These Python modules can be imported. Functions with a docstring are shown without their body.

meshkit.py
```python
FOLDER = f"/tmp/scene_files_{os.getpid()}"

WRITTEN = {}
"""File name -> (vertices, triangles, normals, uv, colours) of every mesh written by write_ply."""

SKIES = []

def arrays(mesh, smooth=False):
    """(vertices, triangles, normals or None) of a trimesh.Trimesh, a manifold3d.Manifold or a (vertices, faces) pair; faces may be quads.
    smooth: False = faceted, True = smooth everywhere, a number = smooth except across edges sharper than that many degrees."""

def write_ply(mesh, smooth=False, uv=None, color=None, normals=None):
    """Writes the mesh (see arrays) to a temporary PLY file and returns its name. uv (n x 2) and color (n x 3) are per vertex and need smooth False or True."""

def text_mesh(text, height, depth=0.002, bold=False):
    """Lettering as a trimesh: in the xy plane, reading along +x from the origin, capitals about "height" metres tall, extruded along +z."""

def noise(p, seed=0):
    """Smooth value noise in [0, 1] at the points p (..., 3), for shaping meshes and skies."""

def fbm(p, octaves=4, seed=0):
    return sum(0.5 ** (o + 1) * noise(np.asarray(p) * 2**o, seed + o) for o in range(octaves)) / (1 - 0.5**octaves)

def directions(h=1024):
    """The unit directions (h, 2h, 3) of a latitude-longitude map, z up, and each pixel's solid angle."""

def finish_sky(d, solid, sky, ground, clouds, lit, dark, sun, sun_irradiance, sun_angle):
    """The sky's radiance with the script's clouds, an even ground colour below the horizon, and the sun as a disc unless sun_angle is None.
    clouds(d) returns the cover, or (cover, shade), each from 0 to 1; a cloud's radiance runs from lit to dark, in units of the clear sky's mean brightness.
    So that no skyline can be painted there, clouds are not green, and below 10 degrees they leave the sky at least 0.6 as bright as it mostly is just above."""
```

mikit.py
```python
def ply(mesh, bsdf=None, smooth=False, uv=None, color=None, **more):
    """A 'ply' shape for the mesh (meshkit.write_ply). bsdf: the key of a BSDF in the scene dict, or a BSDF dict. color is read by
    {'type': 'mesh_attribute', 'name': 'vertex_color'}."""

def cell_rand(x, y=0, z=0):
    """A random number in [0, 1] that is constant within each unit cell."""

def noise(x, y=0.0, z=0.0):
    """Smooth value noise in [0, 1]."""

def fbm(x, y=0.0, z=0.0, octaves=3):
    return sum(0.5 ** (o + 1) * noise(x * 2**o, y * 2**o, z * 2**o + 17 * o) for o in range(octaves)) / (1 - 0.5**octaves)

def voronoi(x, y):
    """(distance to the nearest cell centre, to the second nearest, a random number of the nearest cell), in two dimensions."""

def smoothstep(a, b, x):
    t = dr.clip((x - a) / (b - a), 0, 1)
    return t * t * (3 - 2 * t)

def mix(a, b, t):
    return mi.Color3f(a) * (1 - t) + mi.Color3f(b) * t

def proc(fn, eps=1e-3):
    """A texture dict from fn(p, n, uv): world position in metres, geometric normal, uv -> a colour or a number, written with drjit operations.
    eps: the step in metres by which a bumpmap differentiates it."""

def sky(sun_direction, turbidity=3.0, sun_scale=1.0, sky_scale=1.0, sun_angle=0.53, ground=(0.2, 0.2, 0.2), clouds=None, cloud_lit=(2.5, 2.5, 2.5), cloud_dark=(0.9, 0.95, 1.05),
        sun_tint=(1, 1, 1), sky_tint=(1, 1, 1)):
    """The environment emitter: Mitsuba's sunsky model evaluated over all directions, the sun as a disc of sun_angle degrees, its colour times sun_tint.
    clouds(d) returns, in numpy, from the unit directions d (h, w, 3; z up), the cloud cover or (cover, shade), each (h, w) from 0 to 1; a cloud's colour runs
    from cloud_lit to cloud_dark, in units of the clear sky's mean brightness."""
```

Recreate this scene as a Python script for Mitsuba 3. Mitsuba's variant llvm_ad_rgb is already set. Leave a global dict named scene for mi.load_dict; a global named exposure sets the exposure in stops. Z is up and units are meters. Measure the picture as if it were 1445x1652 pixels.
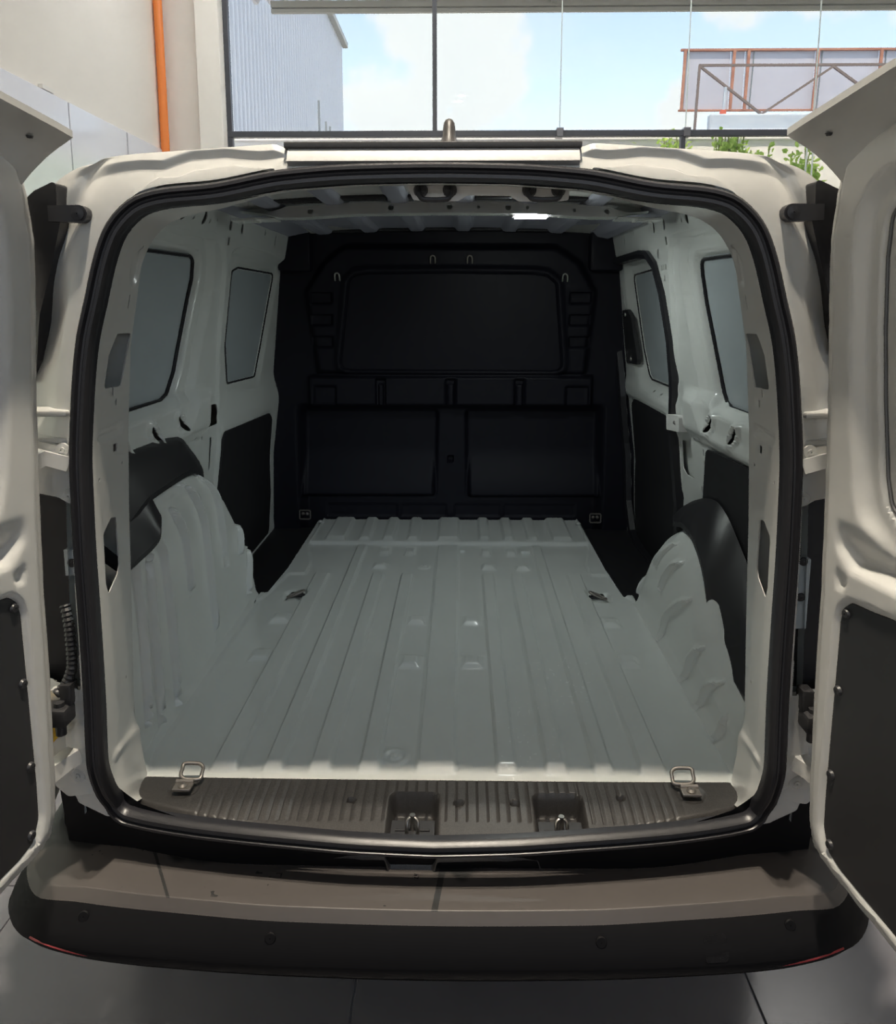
import math, random
import numpy as np, trimesh, mitsuba as mi, drjit as dr
import manifold3d as m3
import shapely.geometry as sg
from shapely import contains_xy
from scipy.interpolate import CubicSpline, PchipInterpolator
import mikit, meshkit
from mikit import proc, fbm, noise, smoothstep, mix
T = mi.ScalarTransform4f
scene, labels = {}, {}
rng = np.random.default_rng(7)

# ------------------------------------------------------------------ camera, sky, lights, exposure
W, H, F = 1445, 1652, 1250.0
EYE = np.array([0.045, -1.21, 1.54]); PITCH = math.radians(9.14); YAW = math.radians(0.95)
FW = np.array([-math.sin(YAW) * math.cos(PITCH), math.cos(YAW) * math.cos(PITCH), -math.sin(PITCH)])
exposure = 0.0
scene['camera'] = {'type': 'perspective', 'fov': 2 * math.degrees(math.atan(W / 2 / F)), 'fov_axis': 'x', 'near_clip': 0.05,
                   'principal_point_offset_x': 0.0, 'principal_point_offset_y': (826 - 688) / 1652,
                   'to_world': T().look_at(origin=EYE.tolist(), target=(EYE + FW).tolist(), up=[0, 0, 1])}


def clouds(d):
    az, el = np.arctan2(d[..., 0], d[..., 1]), np.arcsin(np.clip(d[..., 2], -1, 1))
    q = np.stack([az * 9, el * 11, 0 * az + 3.3], -1)
    n = meshkit.fbm(q, 5, 3); n2 = meshkit.fbm(q * 3.1 + 5, 4, 9)
    def blob(a, e, ra, re, g=1.0):
        return g * np.clip(1.25 - ((az - a) / ra) ** 2 - ((el - e) / re) ** 2, -1, 1.25)
    big = np.maximum.reduce([blob(-0.015, 0.30, .085, .075), blob(-0.085, 0.235, .085, .05), blob(0.0, 0.38, .06, .05), blob(0.03, 0.245, .06, .05)])
    small = np.maximum.reduce([blob(0.265, 0.215, .03, .035), blob(0.27, .18, .07, .02), blob(0.33, 0.335, .05, .03), blob(0.43, 0.33, .06, .035), blob(.56, .29, .09, .05), blob(-.28, .42, .1, .05)])
    n3 = meshkit.fbm(np.stack([az * 60, el * 70, az * 0 + 1], -1), 3, 31)
    f = np.maximum(big, small) * .8 + (n - .5) * 1.7 + (n2 - .5) * 1.6 + (n3 - .5) * .7
    cov = np.clip((f - 0.12) / 0.45, 0, 1)
    far = np.clip((np.abs(az) - .55) / .25, 0, 1)
    other = np.clip((meshkit.fbm(np.stack([d[..., 0] * 3, d[..., 1] * 3, d[..., 2] * 5], -1), 5, 21) - .47) / .16, 0, 1)
    wisp = np.clip((meshkit.fbm(np.stack([az * 6, el * 16, az * 0], -1), 5, 5) - .5) / .3, 0, 1) * .35
    cov = np.maximum(np.maximum(cov, wisp) * (1 - far), other * far)
    shade = np.clip((n - .35) * .9, 0, .5)
    return cov, shade


SKY = 7.8
scene['sky'] = mikit.sky((-0.08, -0.36, 0.92), turbidity=3.5, sky_scale=SKY, sun_scale=3.2, ground=(.28, .27, .25), clouds=clouds,
                         cloud_lit=(1.04, 1.10, 1.08), cloud_dark=(.86, .98, 1.02), sky_tint=(1.50, 1.20, .92))
scene['sky']['sampling_weight'] = 5.0
LAMP_A = (0.0, -0.50, 4.86)      # ceiling downlights of the showroom above the open van
LAMP_B = (0.05, -0.14, 4.86)
WARM = (1.0, 0.89, 0.73)
LAMP_POWER, LAMP_POWER_B, PANEL = 5000.0, 4200.0, 6.5

# ------------------------------------------------------------------ helpers
def number(key):
    if key not in scene and key not in labels:
        return key
    i = 1
    while f'{key}_{i:03d}' in scene or f'{key}_{i:03d}' in labels:
        i += 1
    return f'{key}_{i:03d}'


def add(key, mesh, bsdf, smooth=30, label=None, cat=None, group=None, kind=None, **more):
    key = number(key)
    scene[key] = mikit.ply(mesh, bsdf, smooth, **more)
    L = {k: v for k, v in (('label', label), ('category', cat), ('group', group), ('kind', kind)) if v}
    if L:
        labels[key] = L
    return key


def thing(key, label, cat, group=None, kind=None):
    key = number(key)
    labels[key] = {k: v for k, v in (('label', label), ('category', cat), ('group', group), ('kind', kind)) if v}
    return key


def cat_(ms):
    return trimesh.util.concatenate(ms)


def rbox(c, s, r=0.004, rot=None):
    """box with rounded (chamfered) edges: hull of its corners pulled in"""
    s = np.asarray(s, float) / 2; r = min(r, s.min() * .9)
    pts = []
    for sx in (-1, 1):
        for sy in (-1, 1):
            for sz in (-1, 1):
                p = np.array([sx, sy, sz]) * s
                for k in range(3):
                    q = p - np.array([sx, sy, sz]) * r; q[k] = p[k]
                    pts.append(q)
                pts.append(p - np.array([sx, sy, sz]) * r * .35)
    m = trimesh.convex.convex_hull(np.array(pts))
    if rot is not None:
        m.apply_transform(rot)
    m.apply_translation(c)
    return m


def rotm(ang, ax):
    return trimesh.transformations.rotation_matrix(ang, ax)


def box2(a, b, r=0.0):
    a, b = np.minimum(a, b), np.maximum(a, b)
    if r:
        return rbox((a + b) / 2, b - a, r)
    m = trimesh.creation.box(b - a); m.apply_translation((a + b) / 2)
    return m


def tube(points, r, sides=8, closed=False, caps=True):
    return sweep(points, [(r * math.cos(a), r * math.sin(a)) for a in np.arange(sides) * 2 * math.pi / sides], closed, caps)


def sweep(points, prof, closed=False, caps=True, up=None):
    """sweeps a closed profile [(n, b)] along the points; with up: the n axis is up x tangent, the b axis up"""
    p = np.asarray(points, float); prof = np.asarray(prof, float); n = len(p); k = len(prof)
    if closed:
        t = np.roll(p, -1, 0) - np.roll(p, 1, 0)
    else:
        t = np.gradient(p, axis=0)
    t /= np.linalg.norm(t, axis=1, keepdims=True) + 1e-12
    if up is None:
        a = np.array([0, 0, 1.]) if abs(t[0][2]) < .9 else np.array([1., 0, 0])
        N = []
        a = a - t[0] * (a @ t[0]); a /= np.linalg.norm(a)
        for i in range(n):
            a = a - t[i] * (a @ t[i]); a /= np.linalg.norm(a) + 1e-12; N.append(a)
        N = np.array(N); B = np.cross(t, N)
    else:
        B = np.broadcast_to(np.asarray(up, float), p.shape); B = B - t * (B * t).sum(1, keepdims=True)
        B = B / np.linalg.norm(B, axis=1, keepdims=True); N = np.cross(B, t)
    v = p[:, None] + N[:, None] * prof[None, :, :1] + B[:, None] * prof[None, :, 1:]
    f = []
    for i in range(n if closed else n - 1):
        for j in range(k):
            a0, a1 = i * k + j, i * k + (j + 1) % k; b0, b1 = ((i + 1) % n) * k + j, ((i + 1) % n) * k + (j + 1) % k
            f += [(a0, a1, b1), (a0, b1, b0)]
    v = v.reshape(-1, 3)
    if caps and not closed:
        c0, c1 = len(v), len(v) + 1
        v = np.vstack([v, p[0], p[-1]])
        for j in range(k):
            f += [(c0, (j + 1) % k, j), (c1, (n - 1) * k + j, (n - 1) * k + (j + 1) % k)]
    m = trimesh.Trimesh(v, f, process=False)
    if m.is_watertight and m.volume < 0:
        m.invert()
    return m


def cyl(a, b, r, n=16, r2=None):
    a, b = np.asarray(a, float), np.asarray(b, float)
    return tube([a, b], r, n) if r2 is None else cone(a, b, r, r2, n)


def cone(a, b, r1, r2, n=16):
    m = tube([a, b], 1, n); v = m.vertices.copy(); c = np.where((np.arange(len(v)) < n)[:, None], a, b)
    r = np.where(np.arange(len(v)) < n, r1, r2)[:, None]
    keep = np.arange(len(v)) < 2 * n
    v[keep] = (c + (v - c) * r)[keep]
    return trimesh.Trimesh(v, m.faces, process=False)


def lathe(prof, a, axis, n=28):
    """prof [(r, h)] turned about the axis through a"""
    m = trimesh.creation.revolve(np.array(prof), sections=n)
    m.apply_transform(trimesh.geometry.align_vectors([0, 0, 1], axis)); m.apply_translation(a)
    return m


def loft(rows):
    rows = np.asarray(rows, float); a, b = rows.shape[:2]
    i, j = np.meshgrid(np.arange(a - 1), np.arange(b - 1), indexing='ij')
    q = np.stack([i * b + j, i * b + j + 1, (i + 1) * b + j + 1, (i + 1) * b + j], -1).reshape(-1, 4)
    return trimesh.Trimesh(rows.reshape(-1, 3), np.vstack([q[:, [0, 1, 2]], q[:, [0, 2, 3]]]), process=False)


def spl(pts, n, k='pchip'):
    pts = np.asarray(pts, float)
    d = np.r_[0, np.cumsum(np.linalg.norm(np.diff(pts, axis=0), axis=1))]
    f = (PchipInterpolator if k == 'pchip' else CubicSpline)(d, pts)
    return f(np.linspace(0, d[-1], n))


def rp(poly, r=0.012, res=5):
    """polygon with rounded corners"""
    p = sg.Polygon(poly).buffer(0)
    return p.buffer(-r).buffer(2 * r, quad_segs=res).buffer(-r, quad_segs=res)


def sdf(poly, U, V):
    """signed distance (negative inside) to a shapely polygon"""
    c = np.array(poly.exterior.coords); P = np.stack([U.ravel(), V.ravel()], -1)
    best = np.full(len(P), 1e9)
    for a, b in zip(c[:-1], c[1:]):
        ab = b - a; L = ab @ ab
        if L < 1e-14:
            continue
        t = np.clip(((P - a) @ ab) / L, 0, 1)
        best = np.minimum(best, ((P - a - t[:, None] * ab) ** 2).sum(1))
    d = np.sqrt(best)
    return np.where(contains_xy(poly, P[:, 0], P[:, 1]), -d, d).reshape(U.shape)


def ss(a, b, x):
    t = np.clip((x - a) / (b - a), 0, 1)
    return t * t * (3 - 2 * t)


def man(m):
    return m3.Manifold(m3.Mesh(np.asarray(m.vertices, np.float32), np.asarray(m.faces, np.uint32)))


def unman(m):
    k = m.to_mesh()
    return trimesh.Trimesh(k.vert_properties[:, :3], k.tri_verts, process=False)


def cross(poly):
    polys = poly.geoms if hasattr(poly, 'geoms') else [poly]
    return m3.CrossSection([np.array(q.exterior.coords)[:-1] for q in polys], m3.FillRule.EvenOdd)


def prism(poly, w0, w1):
    return m3.Manifold.extrude(cross(poly), w1 - w0).translate((0, 0, w0))


def sheet(us, vs, wfn, warp, holes=(), keep=None, thick=0.003):
    """stamped sheet: w = wfn(U, V) over a grid, holes cut out, cut to the outline keep, then warp(u, v, w) -> xyz.
    w grows away from the viewer; the metal lies between w and w + thick"""
    U, V = np.meshgrid(us, vs, indexing='ij'); Wd = wfn(U, V); a, b = U.shape
    top = np.stack([U, V, Wd], -1).reshape(-1, 3); bot = top + [0, 0, thick]
    i, j = np.meshgrid(np.arange(a - 1), np.arange(b - 1), indexing='ij')
    q = np.stack([i * b + j, i * b + j + 1, (i + 1) * b + j + 1, (i + 1) * b + j], -1).reshape(-1, 4)
    f = np.vstack([q[:, [0, 1, 2]], q[:, [0, 2, 3]]]); n = a * b
    edge = np.r_[np.arange(a) * b, (a - 1) * b + np.arange(1, b), (np.arange(a - 1)[::-1]) * b + b - 1, np.arange(1, b - 1)[::-1]]
    e2 = np.roll(edge, -1)
    side = np.vstack([np.stack([edge, e2, e2 + n], -1), np.stack([edge, e2 + n, edge + n], -1)])
    m = trimesh.Trimesh(np.vstack([top, bot]), np.vstack([f, f[:, ::-1] + n, side]), process=False)
    if m.volume < 0:
        m.invert()
    lo, hi = Wd.min() - .05, Wd.max() + thick + .05
    if holes or keep is not None:
        k = man(m)
        if keep is not None:
            k = k ^ prism(keep, lo, hi)
        for h in holes:
            k = k - prism(h, lo, hi)
        m = unman(k)
    v = m.vertices
    out = trimesh.Trimesh(warp(v[:, 0], v[:, 1], v[:, 2]), m.faces, process=False)
    if out.volume < 0:
        out.invert()
    return out


def plate(poly, w0, w1, warp, res=0.03, bevel=0.0):
    """a plate of the polygon between w0 (front) and w1, warped onto a surface"""
    k = prism(poly, w0 + bevel, w1)
    if bevel:
        k = m3.Manifold.hull(k + prism(poly.buffer(-bevel), w0, w1)) if poly.convex_hull.area < poly.area * 1.01 else k + prism(poly.buffer(-bevel), w0, w1)
    k = k.refine_to_length(res); m = unman(k); v = m.vertices
    out = trimesh.Trimesh(warp(v[:, 0], v[:, 1], v[:, 2]), m.faces, process=False)
    if out.volume < 0:
        out.invert()
    return out


def ellipse(c, a, b, ang=0, n=24):
    t = np.arange(n) * 2 * math.pi / n; ca, sa = math.cos(ang), math.sin(ang)
    return sg.Polygon([(c[0] + a * math.cos(x) * ca - b * math.sin(x) * sa, c[1] + a * math.cos(x) * sa + b * math.sin(x) * ca) for x in t])


def rect(x0, y0, x1, y1, r=0.0):
    p = sg.box(min(x0, x1), min(y0, y1), max(x0, x1), max(y0, y1))
    return rp(p.exterior.coords, r) if r else p


def mirror_x(m):
    m = m.copy(); m.vertices = m.vertices * [-1, 1, 1]; m.invert()
    return m


# ------------------------------------------------------------------ materials
def mat(key, col, rough=.5, metal=0., spec=.5, coat=0., bump=None, bscale=1.0, **k):
    b = {'type': 'principled', 'base_color': proc(col) if callable(col) else {'type': 'rgb', 'value': col}, 'roughness': proc(rough) if callable(rough) else rough,
         'metallic': metal, 'specular': spec, **k}
    if coat:
        b['clearcoat'] = coat; b['clearcoat_gloss'] = .95
    if bump is not None:
        b = {'type': 'bumpmap', 'arbitrary': proc(bump), 'scale': bscale, 'bsdf': b}
    scene[key] = {'type': 'twosided', 'bsdf': b}


mat('body_paint', (.49, .49, .47), .22, coat=.6)
mat('inner_paint', (.63, .65, .625), .2, coat=.9)
mat('floor_paint', lambda p, n, uv: mix((.58, .605, .585), (.63, .645, .625), fbm(p.x * 9, p.y * 5, p.z, 3)) + mi.Color3f(smoothstep(.86, .92, noise(p.x * 150, p.y * 110)) * smoothstep(.5, .8, noise(p.x * 6 + 3, p.y * 3)) * smoothstep(-.05, .12, p.x) * smoothstep(1.0, .7, p.y) * .12), .2, coat=.8)
mat('blank_grey', (.36, .40, .42), .38)
mat('black_plastic', (.022, .022, .024), .42)
mat('black_liner', (.012, .012, .014), .6)
mat('bulkhead_black', (.008, .008, .0135), .5, spec=.2)
mat('rubber', (.014, .014, .017), .38)
mat('trim_dark', lambda p, n, uv: mix((.026, .025, .025), (.046, .043, .041), noise(p.x * 900, p.y * 900, p.z * 900)), .45)


def wet(p):
    y = p.y - 0.055 - dr.square(p.x) * .13
    back = smoothstep(-.03, -.012, y + .03 * (noise(p.x * 40, 3.) - .5) - .035 * smoothstep(.10, .35, dr.abs(p.x)) * noise(p.x * 7, 9.) + .015 - .01 * smoothstep(.45, .6, dr.abs(p.x)))
    streak = smoothstep(.0065, .0045, dr.abs(p.x - .003 - (p.y + .055) * .12)) * smoothstep(.06, .03, p.y)
    streak2 = smoothstep(.004, .002, dr.abs(p.x + .475 + (p.y) * .6))
    back *= smoothstep(-.01, .02, p.x) * smoothstep(.10, .05, p.x) + smoothstep(.3, .36, p.x) + smoothstep(-.36, -.42, p.x)
    drops = smoothstep(.9, .94, noise(p.x * 110, p.y * 110)) * smoothstep(.72, .8, noise(p.x * 11 + 7, p.y * 11))
    return dr.clip(back + streak + streak2 + drops, 0, 1)


mat('bumper_plastic', lambda p, n, uv: mix(mix((.058, .052, .050), (.070, .062, .058), fbm(p.x * 5, p.y * 8, p.z, 3)), (.018, .0185, .019), wet(p) * smoothstep(.5, .8, dr.abs(n.z))), .48)
mat('bumper_dark', (.005, .005, .006), .6, spec=.12)
mat('steel', (.55, .53, .50), .3, metal=1.0)
mat('dull_steel', (.36, .33, .30), .42, metal=.9)
mat('red_plastic', (.30, .03, .035), .25)
mat('yellow_plastic', (.85, .52, .03), .45)
mat('led_off', (.8, .85, .85), .3)
mat('door_blank', (.40, .40, .385), .5)
mat('seam_grey', (.10, .10, .10), .5)
mat('white_pad', (.66, .66, .64), .5)
mat('wall_plaster', lambda p, n, uv: mix((.665, .65, .615), (.70, .685, .65), fbm(p.y * 1.3, p.z * 1.3, p.x, 3)), .75)
mat('back_wall_paint', (.22, .22, .22), .8)
mat('primer_grey', (.30, .31, .36), .45)
mat('pilaster_paint', (.74, .73, .69), .7)
mat('ceiling_paint', (.7, .69, .66), .8)
mat('orange_paint', (.78, .23, .05), .38)
mat('frosted_panel', lambda p, n, uv: mix((.60, .70, .66), (.70, .73, .80), smoothstep(2.35, 2.65, p.z)), .12, coat=.5)
mat('frame_dark', (.055, .06, .075), .4)
mat('clamp_metal', (.2, .2, .22), .3, metal=.8)
mat('tile_grey', lambda p, n, uv: mix((.13, .13, .145), (.165, .16, .175), fbm(p.x * 3, p.y * 3, 0., 4)), .22)
mat('tile_grey_b', lambda p, n, uv: mix((.14, .138, .15), (.175, .17, .18), fbm(p.x * 3 + 9, p.y * 3, 0., 4)), .24)
mat('grout', (.32, .32, .34), .7)
mat('corrugated_white', (.70, .72, .76), .35)
mat('canopy_paint', (.42, .43, .40), .5)
mat('render_white', lambda p, n, uv: mix((.80, .82, .84), (.90, .90, .90), fbm(p.x * 4, p.z * 8, p.y, 4)), .8)
mat('parapet_pale', lambda p, n, uv: mix((.36, .43, .51), (.50, .56, .61), fbm(p.x * 1.2, p.z * 3, p.y, 4)), .8)
mat('billboard_sheet', (.44, .46, .53), .6)
mat('rust', lambda p, n, uv: mix((.30, .12, .08), (.45, .24, .17), fbm(p.x * 2, p.y * 2, p.z * 5, 3)), .8)
mat('truss_steel', (.16, .13, .12), .6)
mat('red_oxide', (.55, .12, .07), .6)
mat('rod_grey', (.20, .24, .27), .6)
mat('asphalt', (.22, .22, .21), .9)
mat('stem_green', (.20, .25, .08), .8)
scene['leaf'] = {'type': 'principledthin', 'base_color': proc(lambda p, n, uv: mix((.30, .52, .10), (.62, .78, .22), noise(p.x * 23, p.y * 23, p.z * 23))), 'roughness': .5, 'diff_trans': 1.0}
scene['pane_glass'] = {'type': 'thindielectric', 'int_ior': 1.45}
mat('glass_edge', (.60, .68, .66), .2)
mat('pale_housing', (.36, .36, .355), .5)

# ================================================================== THE SETTING
YW = 6.0        # plane of the glazed front
# floor of tiles
labels['floor'] = {'kind': 'structure', 'label': 'showroom floor of large grey polished tiles under the van', 'category': 'floor'}
scene['floor'] = mikit.ply(box2((-2.75, -7, -.12), (6.2, 6.3, -.006)), 'grout')
TS = .9
tile = rbox((0, 0, -.008), (TS - .004, TS - .004, .016), .0015)
tply = [mikit.ply(tile, b, False) for b in ('tile_grey', 'tile_grey_b')]
for i in range(-3, 6):
    for j in range(-7, 7):
        x, y = .708 + i * TS + TS / 2, .62 + j * TS - TS / 2
        if -2.7 < x - TS / 2 + .3 and x + TS / 2 < 6.3:
            scene[number('floor__tile')] = {**tply[(i * 7 + j * 3) % 5 % 2], 'to_world': T().translate([x, y, 0])}
# left wall with cladding panels
add('wall_left', box2((-2.9, -7, 0), (-2.6, 6.3, 5.0)), 'wall_plaster', False, 'plain beige side wall above the frosted cladding panels', 'wall', kind='structure')
for k, (y0, y1) in enumerate([(5.11 + .012, 5.96), (4.19 + .007, 5.11 - .012), (3.27, 4.19 - .007), (2.35, 3.262), (1.43, 2.342), (.51, 1.422), (-.41, .502)]):
    add('wall_left__cladding_panel', box2((-2.6, y0, .05), (-2.575, y1, 2.855), .003), 'frosted_panel', False)
for y in (5.11, 4.19, 3.266, 2.346, 1.426, .506):
    add('wall_left__joint', box2((-2.6, y - .013, .05), (-2.586, y + .013, 2.853)), 'frame_dark', False)
add('wall_left__clip', box2((-2.6, 3.86, 2.856), (-2.57, 4.0, 2.885), .003), 'white_pad', False, label='small white bracket on top of the cladding')
# end wall and pilaster
add('wall_front', box2((-2.6, YW - .06, 0), (-2.22, YW + .3, 5.0)), 'wall_plaster', False, 'narrow beige end wall between the orange pipe and the white pilaster', 'wall', kind='structure')
add('trim_1', box2((-2.24, YW - .16, 0), (-2.035, YW + .14, 5.0), .006), 'pilaster_paint', False, 'white pilaster beside the glazed front', 'pilaster', kind='structure')
key = thing('orange_pipe', 'orange painted pipe running up the beige corner wall', 'pipe')
add(key + '__pipe', cyl((-2.555, 5.86, 0), (-2.555, 5.86, 5.0), .036, 20), 'orange_paint', True)
for z in (.9, 4.45):
    add(key + '__pipe_clip', cat_([tube([(-2.555 + .042 * math.cos(a), 5.86 + .042 * math.sin(a), z) for a in np.arange(20) * math.pi / 10], .006, 6, True), box2((-2.6, 5.853, z - .006), (-2.596 + .006, 5.867, z + .006))]), 'dull_steel')
add('wall_right', box2((6.1, -7, 0), (6.3, 6.3, 5.0)), 'wall_plaster', False, 'plain wall on the far right side of the showroom', 'wall', kind='structure')
add('ceiling', box2((-2.9, -7.2, 4.9), (6.3, 6.3, 5.05)), 'ceiling_paint', False, 'pale ceiling above the van', 'ceiling', kind='structure')
add('wall_back', box2((-2.9, -7.2, 0), (6.3, -7.0, 2.3)), 'back_wall_paint', False, 'grey wall far behind the camera', 'wall', kind='structure')
for x0 in (-1.0, 2.2):
    for y0 in (4.7,):
        key = thing('ceiling_light_panel', 'flat ceiling light panel nearer the ' + ('left wall' if x0 < 0 else 'right wall'), 'lamp', 'flat ceiling light panels')
        a, b = 1.2, .45
        add(key + '__frame', cat_([box2((x0 - a - .03, y0 - b - .03, 4.87), (x0 + a + .03, y0 - b, 4.9)), box2((x0 - a - .03, y0 + b, 4.87), (x0 + a + .03, y0 + b + .03, 4.9)), box2((x0 - a - .03, y0 - b, 4.87), (x0 - a, y0 + b, 4.9)), box2((x0 + a, y0 - b, 4.87), (x0 + a + .03, y0 + b, 4.9))]), 'ceiling_paint', False)
        d = box2((x0 - a, y0 - b, 4.88), (x0 + a, y0 + b, 4.895))
        scene[number(key + '__diffuser')] = {**mikit.ply(d, 'led_off', False), 'emitter': {'type': 'area', 'sampling_weight': 0.8, 'radiance': {'type': 'rgb', 'value': [PANEL * c for c in (1.0, .97, .92)]}}}
# glazed front: window_1
labels['window_1'] = {'kind': 'structure', 'label': 'glazed shop front of tall glass panes with dark rails behind the van', 'category': 'window'}
xs = [-2.0, -.195, .914, 2.022, 3.136, 4.245, 5.36, 6.1]
for a, b in zip(xs[:-1], xs[1:]):
    add('window_1__pane', box2((a + .004, YW - .001, 3.03), (b - .004, YW, 4.9)), 'pane_glass', False)
for a, b in zip([-2.0, -.195, 2.0, 3.128, 4.245, 5.36], [-.195, 2.0, 3.128, 4.245, 5.36, 6.1]):
    add('window_1__pane', box2((a + .004, YW - .001, 0.05), (b - .004, YW, 2.97)), 'pane_glass', False)
for x in xs[2:-1]:
    add('window_1__joint', box2((x - .0045, YW - .006, 3.03), (x + .0045, YW + .006, 4.9)), 'glass_edge', False, label='silvery vertical joint between two upper panes')
for x in (3.10, 3.155, 4.245, 5.36):
    add('window_1__joint', box2((x - .005, YW - .008, .05), (x + .005, YW + .008, 2.975)), 'glass_edge', False)
add('window_1__rail', box2((-2.03, YW - .035, 2.985), (6.1, YW + .035, 3.035), .003), 'frame_dark', False, label='dark horizontal rail between the lower and upper panes')
add('window_1__mullion', box2((-.21, YW - .03, 3.03), (-.172, YW + .03, 4.9), .003), 'frame_dark', False, label='thick dark vertical mullion above the van aerial')
add('window_1__side_frame', box2((-2.036, YW - .03, 0), (-1.992, YW + .03, 4.9), .003), 'frame_dark', False)
add('window_1__post', box2((1.98, YW - .03, .0), (2.02, YW + .03, 2.99), .003), 'frame_dark', False, label='dark post below the rail beside the shrubs')
for x in (.914, 2.03):
    add('window_1__clamp', box2((x - .032, YW - .05, 2.975), (x + .03, YW + .05, 3.055), .006), 'clamp_metal', False)
add('window_1__sill', box2((-2.03, YW - .05, 0), (6.1, YW + .05, .05)), 'frame_dark', False)

# ceiling downlights (above the frame, they light the back of the van)
for nm, (pos, pw) in {'behind the rear bumper': (LAMP_A, LAMP_POWER), 'straight above the rear bumper': (LAMP_B, LAMP_POWER_B)}.items():
    key = thing('downlight', 'recessed round ceiling downlight ' + nm, 'lamp', 'ceiling downlights over the van')
    p = np.array(pos)
    add(key + '__trim_ring', lathe([(.062, 0), (.09, 0), (.092, .006), (.088, .04), (.062, .04), (.062, 0)], p - [0, 0, .0], (0, 0, 1)), 'ceiling_paint')
    d = trimesh.creation.cylinder(.055, .004, sections=32); d.apply_translation(p + [0, 0, .02])
    scene[number(key + '__lamp_disc')] = {**mikit.ply(d, 'led_off', False), 'emitter': {'type': 'area', 'sampling_weight': 3.0, 'radiance': {'type': 'rgb', 'value': [pw * c for c in WARM]}}}

# ------------------------------------------------------------------ outside
add('outside_ground', box2((-40, 6.3, -.2), (60, 90, -.02)), 'asphalt', False, 'yard ground beyond the glazed front', 'ground', kind='structure')
add('outside_ground', box2((-40, -60, -.2), (60, -7, -.02)), 'asphalt', False, 'yard ground behind the showroom', 'ground', kind='structure')
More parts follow.
